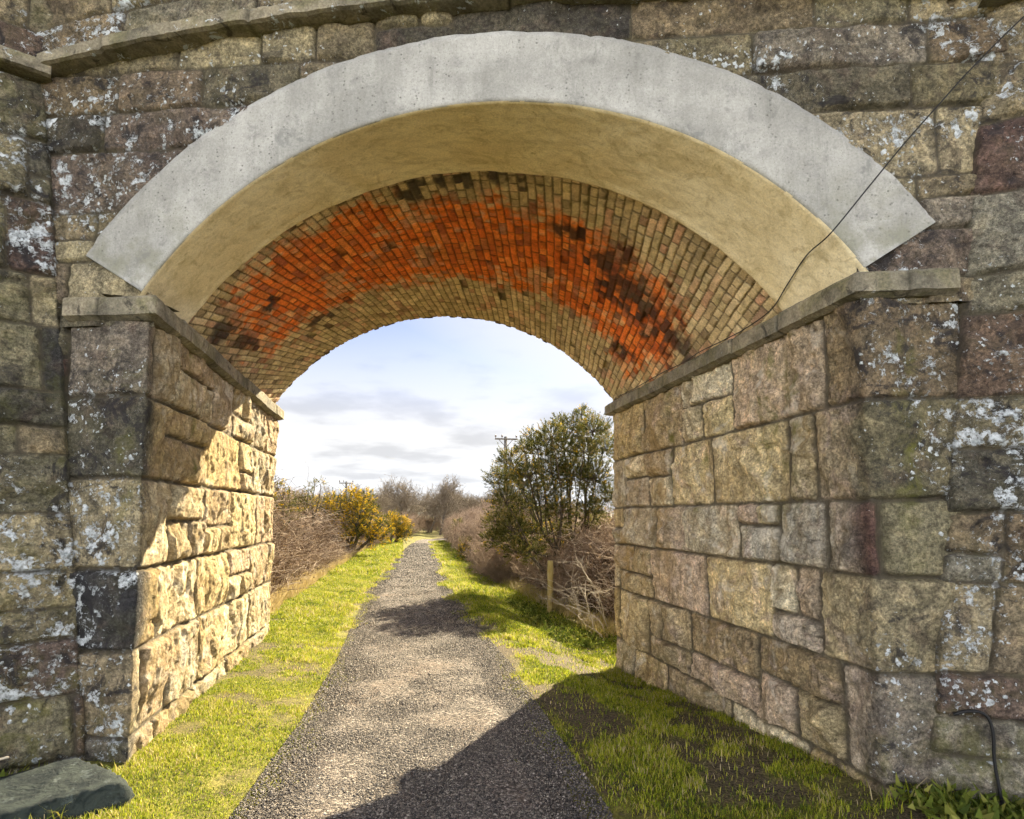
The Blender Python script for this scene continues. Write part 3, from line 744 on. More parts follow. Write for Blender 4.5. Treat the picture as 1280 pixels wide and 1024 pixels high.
# ------------------------------------------------------------------ ground
def path_edges():
    Lp = [(-.80, -3), (-.78, 2.0), (-.74, 3.39), (-.62, 4.8), (-.55, 6.62), (-.52, 12.66), (-.02, 21.6), (.5, 29.5), (1.14, 38), (2.4, 44), (4.5, 48), (9, 52), (20, 56)]
    Rp = [(1.03, -3), (1.03, 2.0), (1.03, 3.04), (1.08, 4.94), (1.11, 6.3), (1.04, 8.67), (1.05, 12.35), (1.43, 21.3), (1.72, 29.3), (2.1, 37.8), (3.3, 42.0), (5.2, 45.6), (9.5, 49.3), (20.5, 53)]
    return np.array(Lp), np.array(Rp)
PLE, PRE = path_edges()
def pl_x(y): return np.interp(y, PLE[:, 1], PLE[:, 0])
def pr_x(y): return np.interp(y, PRE[:, 1], PRE[:, 0])
def gz(x, y):
    x = np.asarray(x, float); y = np.asarray(y, float)
    z = -.30 * sm(1.4, 2.7, x) * sm(3.2, 7.0, y) * (1 - .5 * sm(14, 24, y))
    z = z + .05 * (1 - sm(-1.6, -.7, x)) * sm(2, 5, y)
    z = z + 1.35 * (1 - sm(-4.6, -1.9, x)) * sm(8.4, 10.5, y) * (1 - sm(26, 46, y))
    z = z + .9 * sm(3.6, 7.5, x) * sm(8.4, 12, y) * (1 - sm(30, 55, y))
    verge = np.maximum(sm(0, .5, pl_x(y) - x), sm(0, .5, x - pr_x(y)))
    z = z + verge * (.03 * fbm(x * 1.3, y * 1.3, 1, 800, 3) + .02)
    z = z + .8 * sm(58, 90, y) * (1 - sm(400, 900, y))
    # road embankments flanking the bridge
    yy = y - (YL + K * (np.clip(x, -8, 8) - XL))
    side = np.maximum(sm(4.6, 7.2, x), 1 - sm(-6.4, -3.9, x))
    z = z + 4.6 * side * sm(-4.0, .4, yy) * (1 - sm(3.9, 8.5, yy)) * (np.abs(x) < 60)
    return z

def ground_mesh():
    def axis(near, far_, st, mx):
        a = list(np.arange(near, far_, st)); d = st
        while a[-1] < mx: d *= 1.22; a.append(a[-1] + d)
        return a
    xp = axis(0, 6, .11, 3500); xn = [-q for q in xp[1:]][::-1]; xs = np.array(xn + xp)
    yp = axis(-2, 26, .14, 4000); yn = [-2 - k for k in (3, 8, 18, 40, 100, 300, 900)][::-1]; ys = np.array(yn + yp)
    X, Y = np.meshgrid(xs, ys)
    Z = gz(X, Y)
    inp = (X > pl_x(Y) + .12) & (X < pr_x(Y) - .12) & (Y < 52)
    Z = Z - inp * .03
    V = np.stack([X, Y, Z], -1).reshape(-1, 3)
    m = NT('turf_ground')
    big = m.noise(.9, 5, .6); mid = m.noise(7, 6, .7); fine = m.noise(60, 5, .7)
    c = m.mix(m.step(mid, .35, .65), (.10, .10, .018), (.24, .22, .045))
    c = m.mix(m.step(m.noise(2.4, 6, .7, .6), .54, .64), c, m.mix(fine, (.05, .036, .022), (.16, .12, .075)))
    c = m.mix(m.attr('bank'), c, m.mix(mid, (.09, .065, .04), (.2, .145, .095)))
    c = m.mix(m.math('MULTIPLY', m.attr('soil'), .9), c, m.mix(m.step(fine, .35, .65), (.022, .017, .013), (.13, .095, .062)))
    c = m.mix(1.0, c, m.ramp(fine, [(.3, (.6, .6, .6)), (.7, (1.4, 1.4, 1.4))]), 'MULTIPLY')
    m.col(c); m.nrm(m.bump(m.math('ADD', mid, m.math('MULTIPLY', fine, .5)), .03, .8))
    soil = np.maximum(sm(.03, .22, fbm(X * 2.0 + 7, Y * 1.6, 5, 907, 4)) * (X > 1.2) * (Y < 8), .75 * sm(.10, .34, fbm(X * 2.3, Y * 2.3, 3, 905, 5)) * (Y < 14))
    bank = np.maximum((1 - sm(-2.7, -1.9, X)) * sm(8, 9, Y) * (1 - sm(40, 60, Y)), sm(2.6, 3.6, X) * sm(8, 9, Y) * (1 - sm(40, 60, Y)))
    tag(mesh('ground', V, gridfaces(*X.shape), m.m, None, {'bank': bank.ravel(), 'soil': soil.ravel()}), kind='structure')
ground_mesh()

def gravel_colour(m):
    v = m.vor(75, out='Color'); sv = m.n('ShaderNodeSeparateColor'); m.put(sv.inputs[0], v)
    return sv.outputs[0]

def path_mesh():
    ys = np.concatenate([np.arange(-3, 12, .05), np.arange(12, 52, .2)]); t = np.linspace(0, 1, 56)
    Y, T_ = np.meshgrid(ys, t, indexing='ij')
    a = pl_x(Y) + .09 * fbm(Y * 1.7, Y * 0, 1, 830, 4) - .03; b = pr_x(Y) + .09 * fbm(Y * 1.7, Y * 0 + 4, 1, 831, 4) + .03
    X = a + (b - a) * T_
    edge = np.minimum(T_, 1 - T_) * (b - a)
    Z = gz(X, Y) + .006 + .012 * sm(0, .35, edge) + .006 * fbm(X * 3, Y * 3, 1, 832, 3) - .03 * (1 - sm(0, .05, edge))
    m = NT('gravel_path')
    s1 = gravel_colour(m); mid = m.noise(6, 5, .65); d = m.vor(75)
    c = m.ramp(s1, [(0, (.024, .022, .022)), (.3, (.07, .060, .054)), (.55, (.135, .112, .096)), (.8, (.23, .195, .165)), (1, (.38, .34, .295))])
    c = m.mix(m.step(m.noise(1.3, 5, .65, .5), .5, .7), c, m.mix(.6, c, (.19, .14, .105)))
    c = m.mix(1.0, c, m.ramp(mid, [(.3, (.75, .75, .75)), (.7, (1.2, 1.2, 1.2))]), 'MULTIPLY')
    m.col(c)
    h = m.math('ADD', m.math('SUBTRACT', 1, d), m.math('MULTIPLY', m.noise(150, 3), .5))
    m.nrm(m.bump(h, .010, .8))
    tag(mesh('path', np.stack([X, Y, Z], -1).reshape(-1, 3), gridfaces(*Y.shape), m.m), kind='structure')
path_mesh()

# loose stone chippings lying on the path
def gravel():
    rng = np.random.default_rng(12)
    parts = []
    for y0, y1, dens, smin, smax in ((2.6, 5.0, 15000, .003, .0070), (5.0, 8.5, 7000, .004, .0085), (8.5, 13, 1700, .006, .011), (13, 20, 520, .009, .019), (20, 34, 170, .012, .028)):
        n = int((y1 - y0) * 1.9 * dens); y = rng.uniform(y0, y1, n); u = rng.normal(.5, .30, n) if False else rng.uniform(-.06, 1.06, n)
        x = pl_x(y) + (pr_x(y) - pl_x(y)) * u
        parts.append(np.stack([x, y, rng.uniform(smin, smax, n) * (1 + .6 * (rng.random(n) > .94))], -1))
    P = np.concatenate(parts); n = len(P)
    base = np.array([[1,0,0],[-1,0,0],[0,1,0],[0,-1,0],[0,0,1],[0,0,-1]], float)
    F = np.array([[0,2,4],[2,1,4],[1,3,4],[3,0,4],[2,0,5],[1,2,5],[3,1,5],[0,3,5]])
    sc = np.stack([rng.uniform(.7, 1.35, n), rng.uniform(.7, 1.35, n), rng.uniform(.5, .95, n)], -1)
    v = base[None] * sc[:, None] * rng.uniform(.75, 1.25, (n, 6, 1))
    a = rng.uniform(0, 6.28, n); b = rng.normal(0, .5, n)
    ca, sa, cb, sb = np.cos(a), np.sin(a), np.cos(b), np.sin(b)
    y1 = v[..., 1] * cb[:, None] - v[..., 2] * sb[:, None]; z1 = v[..., 1] * sb[:, None] + v[..., 2] * cb[:, None]
    x2 = v[..., 0] * ca[:, None] - y1 * sa[:, None]; y2 = v[..., 0] * sa[:, None] + y1 * ca[:, None]
    r = P[:, 2]
    W = np.stack([P[:, 0, None] + x2 * r[:, None], P[:, 1, None] + y2 * r[:, None], (gz(P[:, 0], P[:, 1]) + .016 + r * .25)[:, None] + z1 * r[:, None]], -1)
    Fa = (F[None] + (np.arange(n) * 6)[:, None, None]).reshape(-1, 3)
    m = NT('stone_chippings')
    var = m.attr('var')
    c = m.ramp(var, [(0, (.035, .033, .034)), (.35, (.085, .074, .066)), (.6, (.15, .128, .107)), (.85, (.235, .20, .165)), (1, (.40, .36, .31))])
    m.col(c); m.b.inputs['Roughness'].default_value = .7; m.b.inputs['Specular IOR Level'].default_value = .35
    o = mesh('gravel', W.reshape(-1, 3), Fa, m.m, None, {'var': np.repeat(rng.random(n) ** 1.25, 6)}, False)
    tag(o, 'loose grey and buff stone chippings covering the path', 'gravel', kind='stuff')
gravel()

# ------------------------------------------------------------------ grass
def grass_material():
    m = NT('grass_blade')
    v = m.attr('var')
    c = m.ramp(v, [(0, (.04, .07, .010)), (.2, (.12, .18, .014)), (.45, (.29, .34, .022)), (.72, (.46, .47, .035)), (.86, (.54, .48, .10)), (.93, (.50, .38, .17)), (1, (.58, .48, .28))])
    m.col(c); m.translucent(c, .45); m.b.inputs['Roughness'].default_value = .55
    return m.m
M_GRASS = grass_material()

def blades(x, y, h, w, lean, var, rng, zoff=0):
    n = len(x); a = rng.uniform(0, 6.283, n); z = gz(x, y) + zoff
    dx, dy = np.cos(a), np.sin(a); l = lean * h
    px, py = -dy * w * .5, dx * w * .5
    V = np.zeros((n, 5, 3))
    V[:, 0] = np.stack([x - px, y - py, z - .005], -1); V[:, 1] = np.stack([x + px, y + py, z - .005], -1)
    mx, my, mz = x + dx * l * .35, y + dy * l * .35, z + h * .6
    V[:, 2] = np.stack([mx + px * .8, my + py * .8, mz], -1); V[:, 3] = np.stack([mx - px * .8, my - py * .8, mz], -1)
    V[:, 4] = np.stack([x + dx * l, y + dy * l, z + h * np.sqrt(np.clip(1.1 - .3 * lean ** 2, .2, 1))], -1)
    i = np.arange(n) * 5
    Q = np.stack([i, i + 1, i + 2, i + 3], -1); T_ = np.stack([i + 3, i + 2, i + 4], -1)
    return V.reshape(-1, 3), Q, T_, np.repeat(var, 5)

def scatter(name, label, regions, rng):
    Vs, Qs, Ts, As, k = [], [], [], [], 0
    for (x0, x1, y0, y1, dens, hh, ww) in regions:
        n = int(dens * (y1 - y0) * 2.0); y = rng.uniform(y0, y1, n)
        a = x0(y) if callable(x0) else np.full(n, x0); b = x1(y) if callable(x1) else np.full(n, x1)
        keep = rng.random(n) < np.clip((b - a) / 2.0, 0, 1); y, a, b = y[keep], a[keep], b[keep]
        x = rng.uniform(a, b)
        # thin and lengthen by patches; fade out onto the gravel in a ragged line
        pat = fbm(x * 2.1, y * 2.1, 1, 900, 4); fine = fbm(x * 9, y * 9, 1, 901, 3)
        dpath = np.where(x < .25, pl_x(y) - x, x - pr_x(y))
        ed = dpath + .52 * fbm(x * 1.7, y * 1.7, 2, 902, 5) + .10 * fine
        bare = sm(.08, .34, fbm(x * 2.3, y * 2.3, 3, 905, 5)) * .92
        bare = np.maximum(bare, .93 * sm(.03, .22, fbm(x * 2.0 + 7, y * 1.6, 5, 907, 4)) * (x > 1.2) * (y < 8))
        keep = (rng.random(len(x)) < sm(-.10, .16, ed) * (1 - bare * (1 - sm(8, 16, y)))) 
        x, y, pat, fine, ed = x[keep], y[keep], pat[keep], fine[keep], ed[keep]
        n = len(x)
        h = hh * rng.uniform(.55, 1.35, n) * (1 + .8 * np.clip(pat + .3 * fine, -.6, .8)); w = ww * rng.uniform(.7, 1.3, n)
        var = np.clip(.46 + .34 * pat + .27 * rng.normal(0, 1, n) + .22 * fine + .22 * (1 - sm(-.05, .3, ed)), 0, 1)
        V, Q, T_, A = blades(x, y, h, w, rng.uniform(.25, 1.1, n), var, rng)
        Vs.append(V); Qs.append(Q + k); Ts.append(T_ + k); As.append(A); k += len(V)
    o = mesh(name, np.concatenate(Vs), [np.concatenate(Qs), np.concatenate(Ts)], M_GRASS, None, {'var': np.concatenate(As)}, False)
    return tag(o, label, 'grass', kind='stuff')
rng = np.random.default_rng(55)
scatter('grass', 'short sunlit green grass on the verge along the left side of the path',
        [(XL + .0, lambda y: pl_x(y) + .38, 2.6, 6, 12000, .020, .0040), (XL - .0, lambda y: pl_x(y) + .38, 6, 9, 9000, .025, .005),
         (-2.5, lambda y: pl_x(y) + .2, 8.2, 16, 4800, .042, .008), (-2.2, lambda y: pl_x(y) + .2, 16, 30, 1300, .075, .017),
         (lambda y: pl_x(y) - 1.9, lambda y: pl_x(y) + .2, 30, 46, 900, .10, .03), (-2.6, XL, 2.3, 4.0, 2500, .06, .006),
         (1.5, 9, 46, 62, 500, .18, .05), (-4, 4, 50, 66, 350, .18, .05)], rng)
scatter('grass', 'green grass on the right verge, shaded beneath the arch and sunlit beyond',
        [(lambda y: pr_x(y) - .34, XR + .0, 2.4, 5.5, 9500, .027, .0045), (lambda y: pr_x(y) - .34, XR + .02, 5.5, 8, 8500, .030, .0055),
         (lambda y: pr_x(y) - .2, 3.4, 7, 12.5, 6500, .038, .008), (lambda y: pr_x(y) - .2, 2.9, 12, 18, 3500, .07, .012),
         (lambda y: pr_x(y) - .2, lambda y: pr_x(y) + 1.5, 18, 40, 1300, .08, .02), (2.6, 3.4, 1.9, 3.2, 2600, .08, .007), (2.6, 4.0, 8.5, 13, 2200, .10, .009), (2.4, 3.4, 13, 20, 1200, .10, .012)], rng)

# ------------------------------------------------------------------ plants
def bark(name, c0, c1, sc=20):
    m = NT(name); m.col(m.mix(m.noise(sc, 4, .6), c0, c1)); m.nrm(m.bump(m.noise(sc * 3, 4), .01)); return m.m
M_BARK = bark('grey_bark', (.06, .05, .04), (.14, .115, .085)); M_TWIG = bark('brown_twigs', (.17, .12, .085), (.46, .35, .26), 6)
mcane = NT('bramble_canes'); mcane.col(mcane.ramp(mcane.attr('var'), [(0, (.06, .038, .028)), (.45, (.20, .14, .10)), (.8, (.40, .31, .235)), (1, (.62, .52, .42))])); M_CANE = mcane.m
M_PALE = bark('bleached_wood', (.34, .29, .22), (.52, .46, .38), 14); M_FARTWIG = bark('winter_twigs', (.14, .115, .085), (.25, .205, .155), 3)
def leafmat(name, stops, tr=.3):
    m = NT(name); c = m.ramp(m.attr('var'), stops); m.col(c); m.translucent(c, tr); return m.m
M_GORSE = leafmat('gorse_needles', [(0, (.03, .04, .014)), (.35, (.10, .11, .026)), (.65, (.20, .19, .05)), (.85, (.30, .22, .08)), (1, (.42, .33, .12))], .35)
M_FLOWER = leafmat('gorse_flower', [(0, (.62, .36, .008)), (1, (.85, .58, .02))], .35)
M_DEADLEAF = leafmat('dry_leaves', [(0, (.10, .06, .035)), (.6, (.22, .15, .09)), (1, (.34, .25, .16))], .25)
M_WEED = leafmat('weed_leaves', [(0, (.05, .075, .012)), (.6, (.15, .19, .025)), (1, (.30, .30, .07))], .35)

def unit(v): return v / (np.linalg.norm(v) + 1e-9)

def tris(P, D, L, W, rng):
    """n thin pointed triangles at P along D"""
    n = len(P); D = D / (np.linalg.norm(D, axis=1)[:, None] + 1e-9)
    s = np.cross(D, rng.normal(0, 1, (n, 3))); s /= np.linalg.norm(s, axis=1)[:, None] + 1e-9
    V = np.stack([P - s * W[:, None] * .5, P + s * W[:, None] * .5, P + D * L[:, None]], 1)
    return V.reshape(-1, 3), np.arange(n * 3).reshape(-1, 3)

def gorse(label, clumps, base, bloom, rng, group='gorse bushes along the path', dens=1.0, size=1.0, name='gorse_bush'):
    """clumps: list of (centre xyz, radius)"""
    b = np.array(base, float); t = thing(name, label, 'bush', tuple(b), group)
    st = Soup(); Fv, Ff, Fa, k = [], [], [], 0; Bv, Bf, Ba, kb = [], [], [], 0
    order = sorted(range(len(clumps)), key=lambda i: clumps[i][0][0]); nl = max(1, min(5, len(clumps) // 3)); tt = np.linspace(0, 1, 9)[:, None]
    forks = {}
    for g in np.array_split(order, nl):
        mc = np.mean([clumps[i][0] for i in g], 0); f = b * .42 + mc * .58; f[2] = min(f[2], min(clumps[i][0][2] for i in g) - .03 * size)
        f[2] = max(f[2], b[2] + .15); s0 = b + np.array([rng.normal(0, .07), rng.normal(0, .07), 0]) * size
        mid = s0 * .5 + f * .5 + rng.normal(0, .10, 3) * size
        st.tube((1-tt)**2 * s0 + 2*tt*(1-tt) * mid + tt**2 * f, np.linspace(.055, .034, 9) * size, 6)
        for i in g: forks[i] = f
    for ic, (c, r) in enumerate(clumps):
        c = np.array(c, float); s0 = forks[ic]
        mid = s0 * .5 + c * .5 + rng.normal(0, .10, 3) * size
        st.tube((1-tt)**2 * s0 + 2*tt*(1-tt) * mid + tt**2 * c + rng.normal(0, .008, (9, 3)), np.linspace(.026, .010, 9) * size, 5)
        n = int(190 * dens * (r / .3) ** 2)
        d = rng.normal(0, 1, (n, 3)); d[:, 2] = d[:, 2] * .85 + .18; d /= np.linalg.norm(d, axis=1)[:, None]
        rr = r * (.32 + .72 * rng.random(n) ** .5 + .55 * (rng.random(n) > .86) * rng.random(n))
        lump = 1 + .35 * fbm(d[:, 0] * 2.5 + c[0], d[:, 1] * 2.5 + c[1], d[:, 2] * 2.5, 3, 2)
        tip = c + d * (rr * lump)[:, None]
        up = d + np.array([0, 0, .55]); up /= np.linalg.norm(up, axis=1)[:, None]
        L = rng.uniform(.09, .17, n) * size
        for i in range(0, n, 9):
            st.tube(np.linspace(c, tip[i], 4) + rng.normal(0, .012, (4, 3)) * size, np.linspace(.008, .004, 4) * size, 3)
        m = 22
        u = rng.random((n, m)); P = tip[:, None] + up[:, None] * (u * L[:, None])[..., None]
        D = up[:, None] * .7 + rng.normal(0, .75, (n, m, 3))
        ln = (.060 - .030 * u) * size * rng.uniform(.7, 1.3, (n, m))
        V, F = tris(P.reshape(-1, 3), D.reshape(-1, 3), ln.ravel(), np.full(n * m, .011 * size), rng)
        var = np.clip(.45 + .25 * rng.normal(0, 1, (n, 1)) + .12 * rng.normal(0, 1, (n, m)), 0, 1)
        Fv.append(V); Ff.append(F + k); k += len(V); Fa.append(np.repeat(var.ravel(), 3))
        if bloom > 0:
            patch = .5 + .9 * fbm(tip[:, 0] * 3.5, tip[:, 1] * 3.5, tip[:, 2] * 3.5, 31, 2)
            sel = rng.random(n) < bloom * np.clip(patch, 0, 1.4)
            q = int(sel.sum())
            if q:
                mm = 10; u = rng.random((q, mm))
                P = tip[sel][:, None] + up[sel][:, None] * ((.25 + .85 * u) * L[sel][:, None])[..., None] + rng.normal(0, .018 * size, (q, mm, 3))
                D = rng.normal(0, 1, (q, mm, 3)); V, F = tris(P.reshape(-1, 3), D.reshape(-1, 3), np.full(q * mm, .030 * size), np.full(q * mm, .026 * size), rng)
                Bv.append(V); Bf.append(F + kb); kb += len(V); Ba.append(np.repeat(rng.random(q * mm), 3))
    st.build('stem', M_BARK, t)
    part('foliage', np.concatenate(Fv), np.concatenate(Ff), M_GORSE, t, {'var': np.concatenate(Fa)}, False)
    if Bv: part('blossom', np.concatenate(Bv), np.concatenate(Bf), M_FLOWER, t, {'var': np.concatenate(Ba)}, False)
    return t

def clumps_px(lst, Y, rng, dy=.5):
    out = []
    for (px, py, r) in lst:
        yy = Y + rng.uniform(-dy, dy); out.append((at_y(px, py, yy), r / FPX * yy))
    return out

rng = np.random.default_rng(101)
big = [(640,580,20),(622,602,15),(648,606,19),(672,562,17),(690,548,19),(706,563,20),(716,538,17),(741,540,22),(754,562,20),(662,596,20),
       (690,592,24),(716,594,24),(742,598,23),(633,628,18),(654,636,18),(622,652,15),(682,622,20),(640,662,19),(664,666,18),(757,625,19),(616,676,12),(730,565,16),(700,640,18),(645,690,14),(630,672,13),(668,690,14),(700,668,16),(735,640,18),(750,665,16),(722,690,15),(655,560,9),(664,545,8),(699,528,9),(727,519,9)]
gorse('tall dark gorse tree with twisted trunks on the right of the path', clumps_px(big, 12.4, rng, .9), (3.75, 12.4, float(gz(3.75, 12.4)) - .05),   .04, rng, dens=1.25, size=1.0, name='gorse_tree')
g1 = [(386,637,9),(373,641,8),(466,640,7),(478,656,7),(484,668,6),(400,634,11),(418,632,13),(438,626,12),(452,640,14),(462,656,13),(470,670,11),(477,681,8),(430,642,13),(446,656,12),(456,624,9),(410,645,12),(440,668,12),(458,676,11)]
gorse('large yellow flowering gorse rising behind the bramble thicket', clumps_px([q_ for q_ in g1 if q_[1] < 674], 23, rng, .9), (-1.9, 23.3, float(gz(-1.9, 23.3))), .85, rng, dens=.42, size=1.5)
g2 = [(491,650,7),(500,655,7),(508,663,6),(486,657,6),(497,664,7),(505,670,6)]
gorse('small yellow gorse farthest along the left verge, beneath the bare trees', clumps_px(g2, 34, rng, .5), (-.3, 34, 0), .85, rng, dens=.42, size=1.9)
g3 = [(347,612,9),(354,630,11),(349,646,12),(362,622,8),(366,640,10)]
gorse('sparse gorse just beyond the left end of the bridge', clumps_px(g3, 14, rng, .4), (-2.75, 14, float(gz(-2.75, 14))), .3, rng, dens=.6, size=.9)
g4 = [(393,606,4),(386,613,5),(401,604,3),(380,626,8),(372,632,8),(388,630,7)]
gorse('thin gorse with one tall leaning sprig above the brambles', clumps_px(g4, 18, rng, .3), (-2.6, 18.2, float(gz(-2.6, 18.2))), .25, rng, dens=.7, size=1.0)
g5 = [(583,681,7),(578,691,6),(589,690,6),(584,700,6)]
gorse('low round gorse with yellow flowers by the right-hand hedge', clumps_px(g5, 21.5, rng, .3), (2.75, 21.6, float(gz(2.75, 21.6))), .5, rng, dens=.6, size=1.2)
g6 = [(572,655,4.5),(572,663,6),(571,671,6)]
gorse('small upright dark green bush beside the distant bare hedge', clumps_px(g6, 33, rng, .3), (3.5, 33.0, float(gz(3.5, 33.0))), 0, rng, dens=.7, size=1.5, group=None, name='evergreen_bush')

# bramble thicket: arching dead canes with a few leaves
def thicket(name, label, area, n, hgt, rng, rad=.0045, leaves=5000, mat=None):
    st = Soup(); LP, LD = [], []
    tips = []
    for k in range(n):
        x, y = area(rng)
        z = float(gz(x, y)); h = hgt(x, y) * rng.uniform(.55, 1.1); a = rng.uniform(0, 6.283); reach = rng.uniform(.2, 1.0) * h
        t = np.linspace(0, 1, 7)
        bend = rng.uniform(.9, 1.5)
        px = x + np.cos(a) * reach * t ** 1.4 + rng.normal(0, .02, 7); py = y + np.sin(a) * reach * t ** 1.4 + rng.normal(0, .02, 7)
        pz = z + h * np.sin(t * math.pi * .5 * bend) / (1.0) + rng.normal(0, .015, 7)
        P = np.stack([px, py, pz], -1)
        hue = rng.random() ** 1.2; st.tube(P, np.linspace(rad * 1.3, rad * .5, 7), 3, a=hue)
        for q in range(3):
            i = rng.integers(2, 6); d = rng.normal(0, 1, 3); d[2] = abs(d[2]) * .5
            st.tube(np.stack([P[i], P[i] + d * .12 + [0, 0, .02], P[i] + d * .24]), [rad * .7, rad * .5, rad * .3], 3, a=min(1, hue + .15))
            LP.append(P[i] + d * rng.uniform(.02, .24)); LD.append(d)
    o = st.build(name, mat or M_CANE, None)
    tag(o, label, 'undergrowth', kind='stuff')
    LP = np.array(LP); LD = np.array(LD); sel = rng.permutation(len(LP))[:leaves]
    V, F = tris(LP[sel], LD[sel] + rng.normal(0, .5, (len(sel), 3)), rng.uniform(.03, .07, len(sel)), rng.uniform(.02, .045, len(sel)), rng)
    part('dry_leaf', V, F, M_DEADLEAF, o, {'var': np.repeat(rng.random(len(sel)), 3)}, False)['kind'] = 'stuff'
    return o
def areaL(r):
    y = 9.0 + 22 * r.random() ** 1.3; return -2.05 - .25 * r.random() - 2.6 * r.random() ** 1.2 + .035 * (y - 9) , y
def hL(x, y): return .40 + .85 * float(sm(1.9, 2.7, -x)) 
rng = np.random.default_rng(140)
thicket('bramble_thicket', 'dense brown bramble canes covering the left bank', areaL, 5200, hL, rng, .0075, 12000)
def areaR(r):
    y = 9.0 + 11 * r.random() ** 1.2; return 3.50 - .045 * (y - 9) + .2 * r.random() + 2.4 * r.random() ** 1.2, y
def hR(x, y): return .38 + 1.1 * float(sm(3.3, 4.3, x))
thicket('bramble_thicket', 'tangled brown brambles beneath the tall gorse on the right', areaR, 3600, hR, rng, .0070, 6500)

rng = np.random.default_rng(150)
n = 16000; y = 8.6 + 20 * rng.random(n) ** 1.3; x = -2.0 - .55 * rng.random(n) + .03 * (y - 9) + .12 * fbm(y * 1.3, y * 0, 1, 950, 3)
V, Q_, T_, A = blades(x, y, rng.uniform(.10, .34, n), rng.uniform(.006, .012, n), rng.uniform(.4, 1.3, n), rng.uniform(.91, 1.0, n), rng)
tag(mesh('dry_grass', V, [Q_, T_], M_GRASS, None, {'var': A}, False), 'tan dead grass along the foot of the left brambles', 'grass', kind='stuff')
n = 7000; y = 8.4 + 10 * rng.random(n) ** 1.2; x = 3.25 - .03 * (y - 9) + .6 * (rng.random(n) - .5)
V, Q_, T_, A = blades(x, y, rng.uniform(.08, .30, n), rng.uniform(.006, .012, n), rng.uniform(.4, 1.3, n), rng.uniform(.86, 1.0, n), rng)
tag(mesh('dry_grass', V, [Q_, T_], M_GRASS, None, {'var': A}, False), 'tan dead grass round the fence post below the right brambles', 'grass', kind='stuff')

# bare shrubs and trees
def branch_tree(rng, height, spread, levels, r0, lean=(0, 0), n1=7, twig=.006, stems=1, start=.3):
    tr, cr = Soup(), Soup()
    def grow(p, d, L, r, lev):
        n = 6; pts = [p]; dd = d
        for i in range(n):
            dd = unit(dd + rng.normal(0, .16, 3) + np.array([0, 0, .06])); pts.append(pts[-1] + dd * L / n)
        pts = np.array(pts)
        (tr if lev <= 0 else cr).tube(pts, np.linspace(r, max(r * .5, twig * .7), n + 1), 5 if lev <= 1 else 3)
        if lev >= levels: return
        k = n1 if lev == 0 else rng.integers(4, 7)
        for i in range(k):
            f = start + (1 - start) * (i + rng.random()) / k if lev == 0 else .2 + .8 * (i + rng.random()) / k
            q = f * n; a = min(int(q), n - 1); pp = pts[a] + (pts[a + 1] - pts[a]) * (q - a)
            side = unit(rng.normal(0, 1, 3)); nd = unit(dd * .75 + side * spread + np.array([0, 0, .25]))
            grow(pp, nd, L * rng.uniform(.48, .72), max(r * .5, twig), lev + 1)
    for s in range(stems):
        off = rng.normal(0, .12 if stems > 1 else 0, 2)
        d = unit(np.array([lean[0] + (rng.normal(0, .35) if stems > 1 else 0), lean[1] + (rng.normal(0, .35) if stems > 1 else 0), 1.0]))
        grow(np.array([off[0], off[1], -.05]), d, height * (.62 if stems == 1 else .5), r0, 0)
    return tr, cr

def bare_tree(label, loc, rng, height, spread, lean, group=None, mat=None, **k):
    t = thing('bare_tree', label, 'tree', (0, 0, 0), group)
    tr, cr = branch_tree(rng, height, spread, 4, k.get('r0', .11), lean, k.get('n1', 8), k.get('twig', .012))
    tr.build('trunk', M_BARK, t); cr.build('crown', mat or M_FARTWIG, t)
    t.location = loc; t.scale = k.get('sc', (1, 1, 1)); return t
rng = np.random.default_rng(171)
p = at_z(511, 668); tA = bare_tree('bare tree with curved dark trunk on the left edge of the path end', (p[0], p[1], 0), rng, 5.0, 1.1, (-.55, 0), n1=14, start=.25)
p = at_z(550, 668); tB = bare_tree('bare tree with dark leaning trunk right of where the path ends', (p[0], p[1], 0), rng, 5.1, 1.05, (.35, 0), n1=15, start=.25)
tC = bare_tree('bare grey brown tree in the wood closing the end of the path', (3.2, 58, .0), rng, 4.9, 1.0, (0, 0), group='bare trees in the wood at the end of the path', n1=14)
p = [(5.3, 62), (.6, 60), (7.6, 58), (8.8, 66), (4.3, 68), (-1.2, 64), (6.6, 72), (11.2, 70), (2.3, 74), (1.4, 66), (10.0, 60), (-3.6, 66), (9.2, 54), (-1.6, 56), (6.3, 53), (12.5, 64), (.2, 78), (8.5, 80), (5.0, 84), (13.5, 75), (-5.5, 72), (3.4, 88)]
for k, (x, y) in enumerate(p):
    copy_thing(tC, (x, y, float(gz(x, y))), k * 1.7, (1.1, 1.1, rng.uniform(.70, .92) * (1 + (y - 58) * .004)))
def bare_shrub(label, group, rng, height, n1=9):
    t = thing('bare_shrub', label, 'shrub', (0, 0, 0), group)
    tr, cr = branch_tree(rng, height, .9, 3, .02, (0, 0), n1, .006, stems=14, start=.05)
    tr.build('stem', M_TWIG, t); cr.build('twigs', M_TWIG, t); return t
sR = bare_shrub('leafless brown shrub in the hedge on the right of the path', 'leafless shrubs in the right hedge', rng, 1.9)
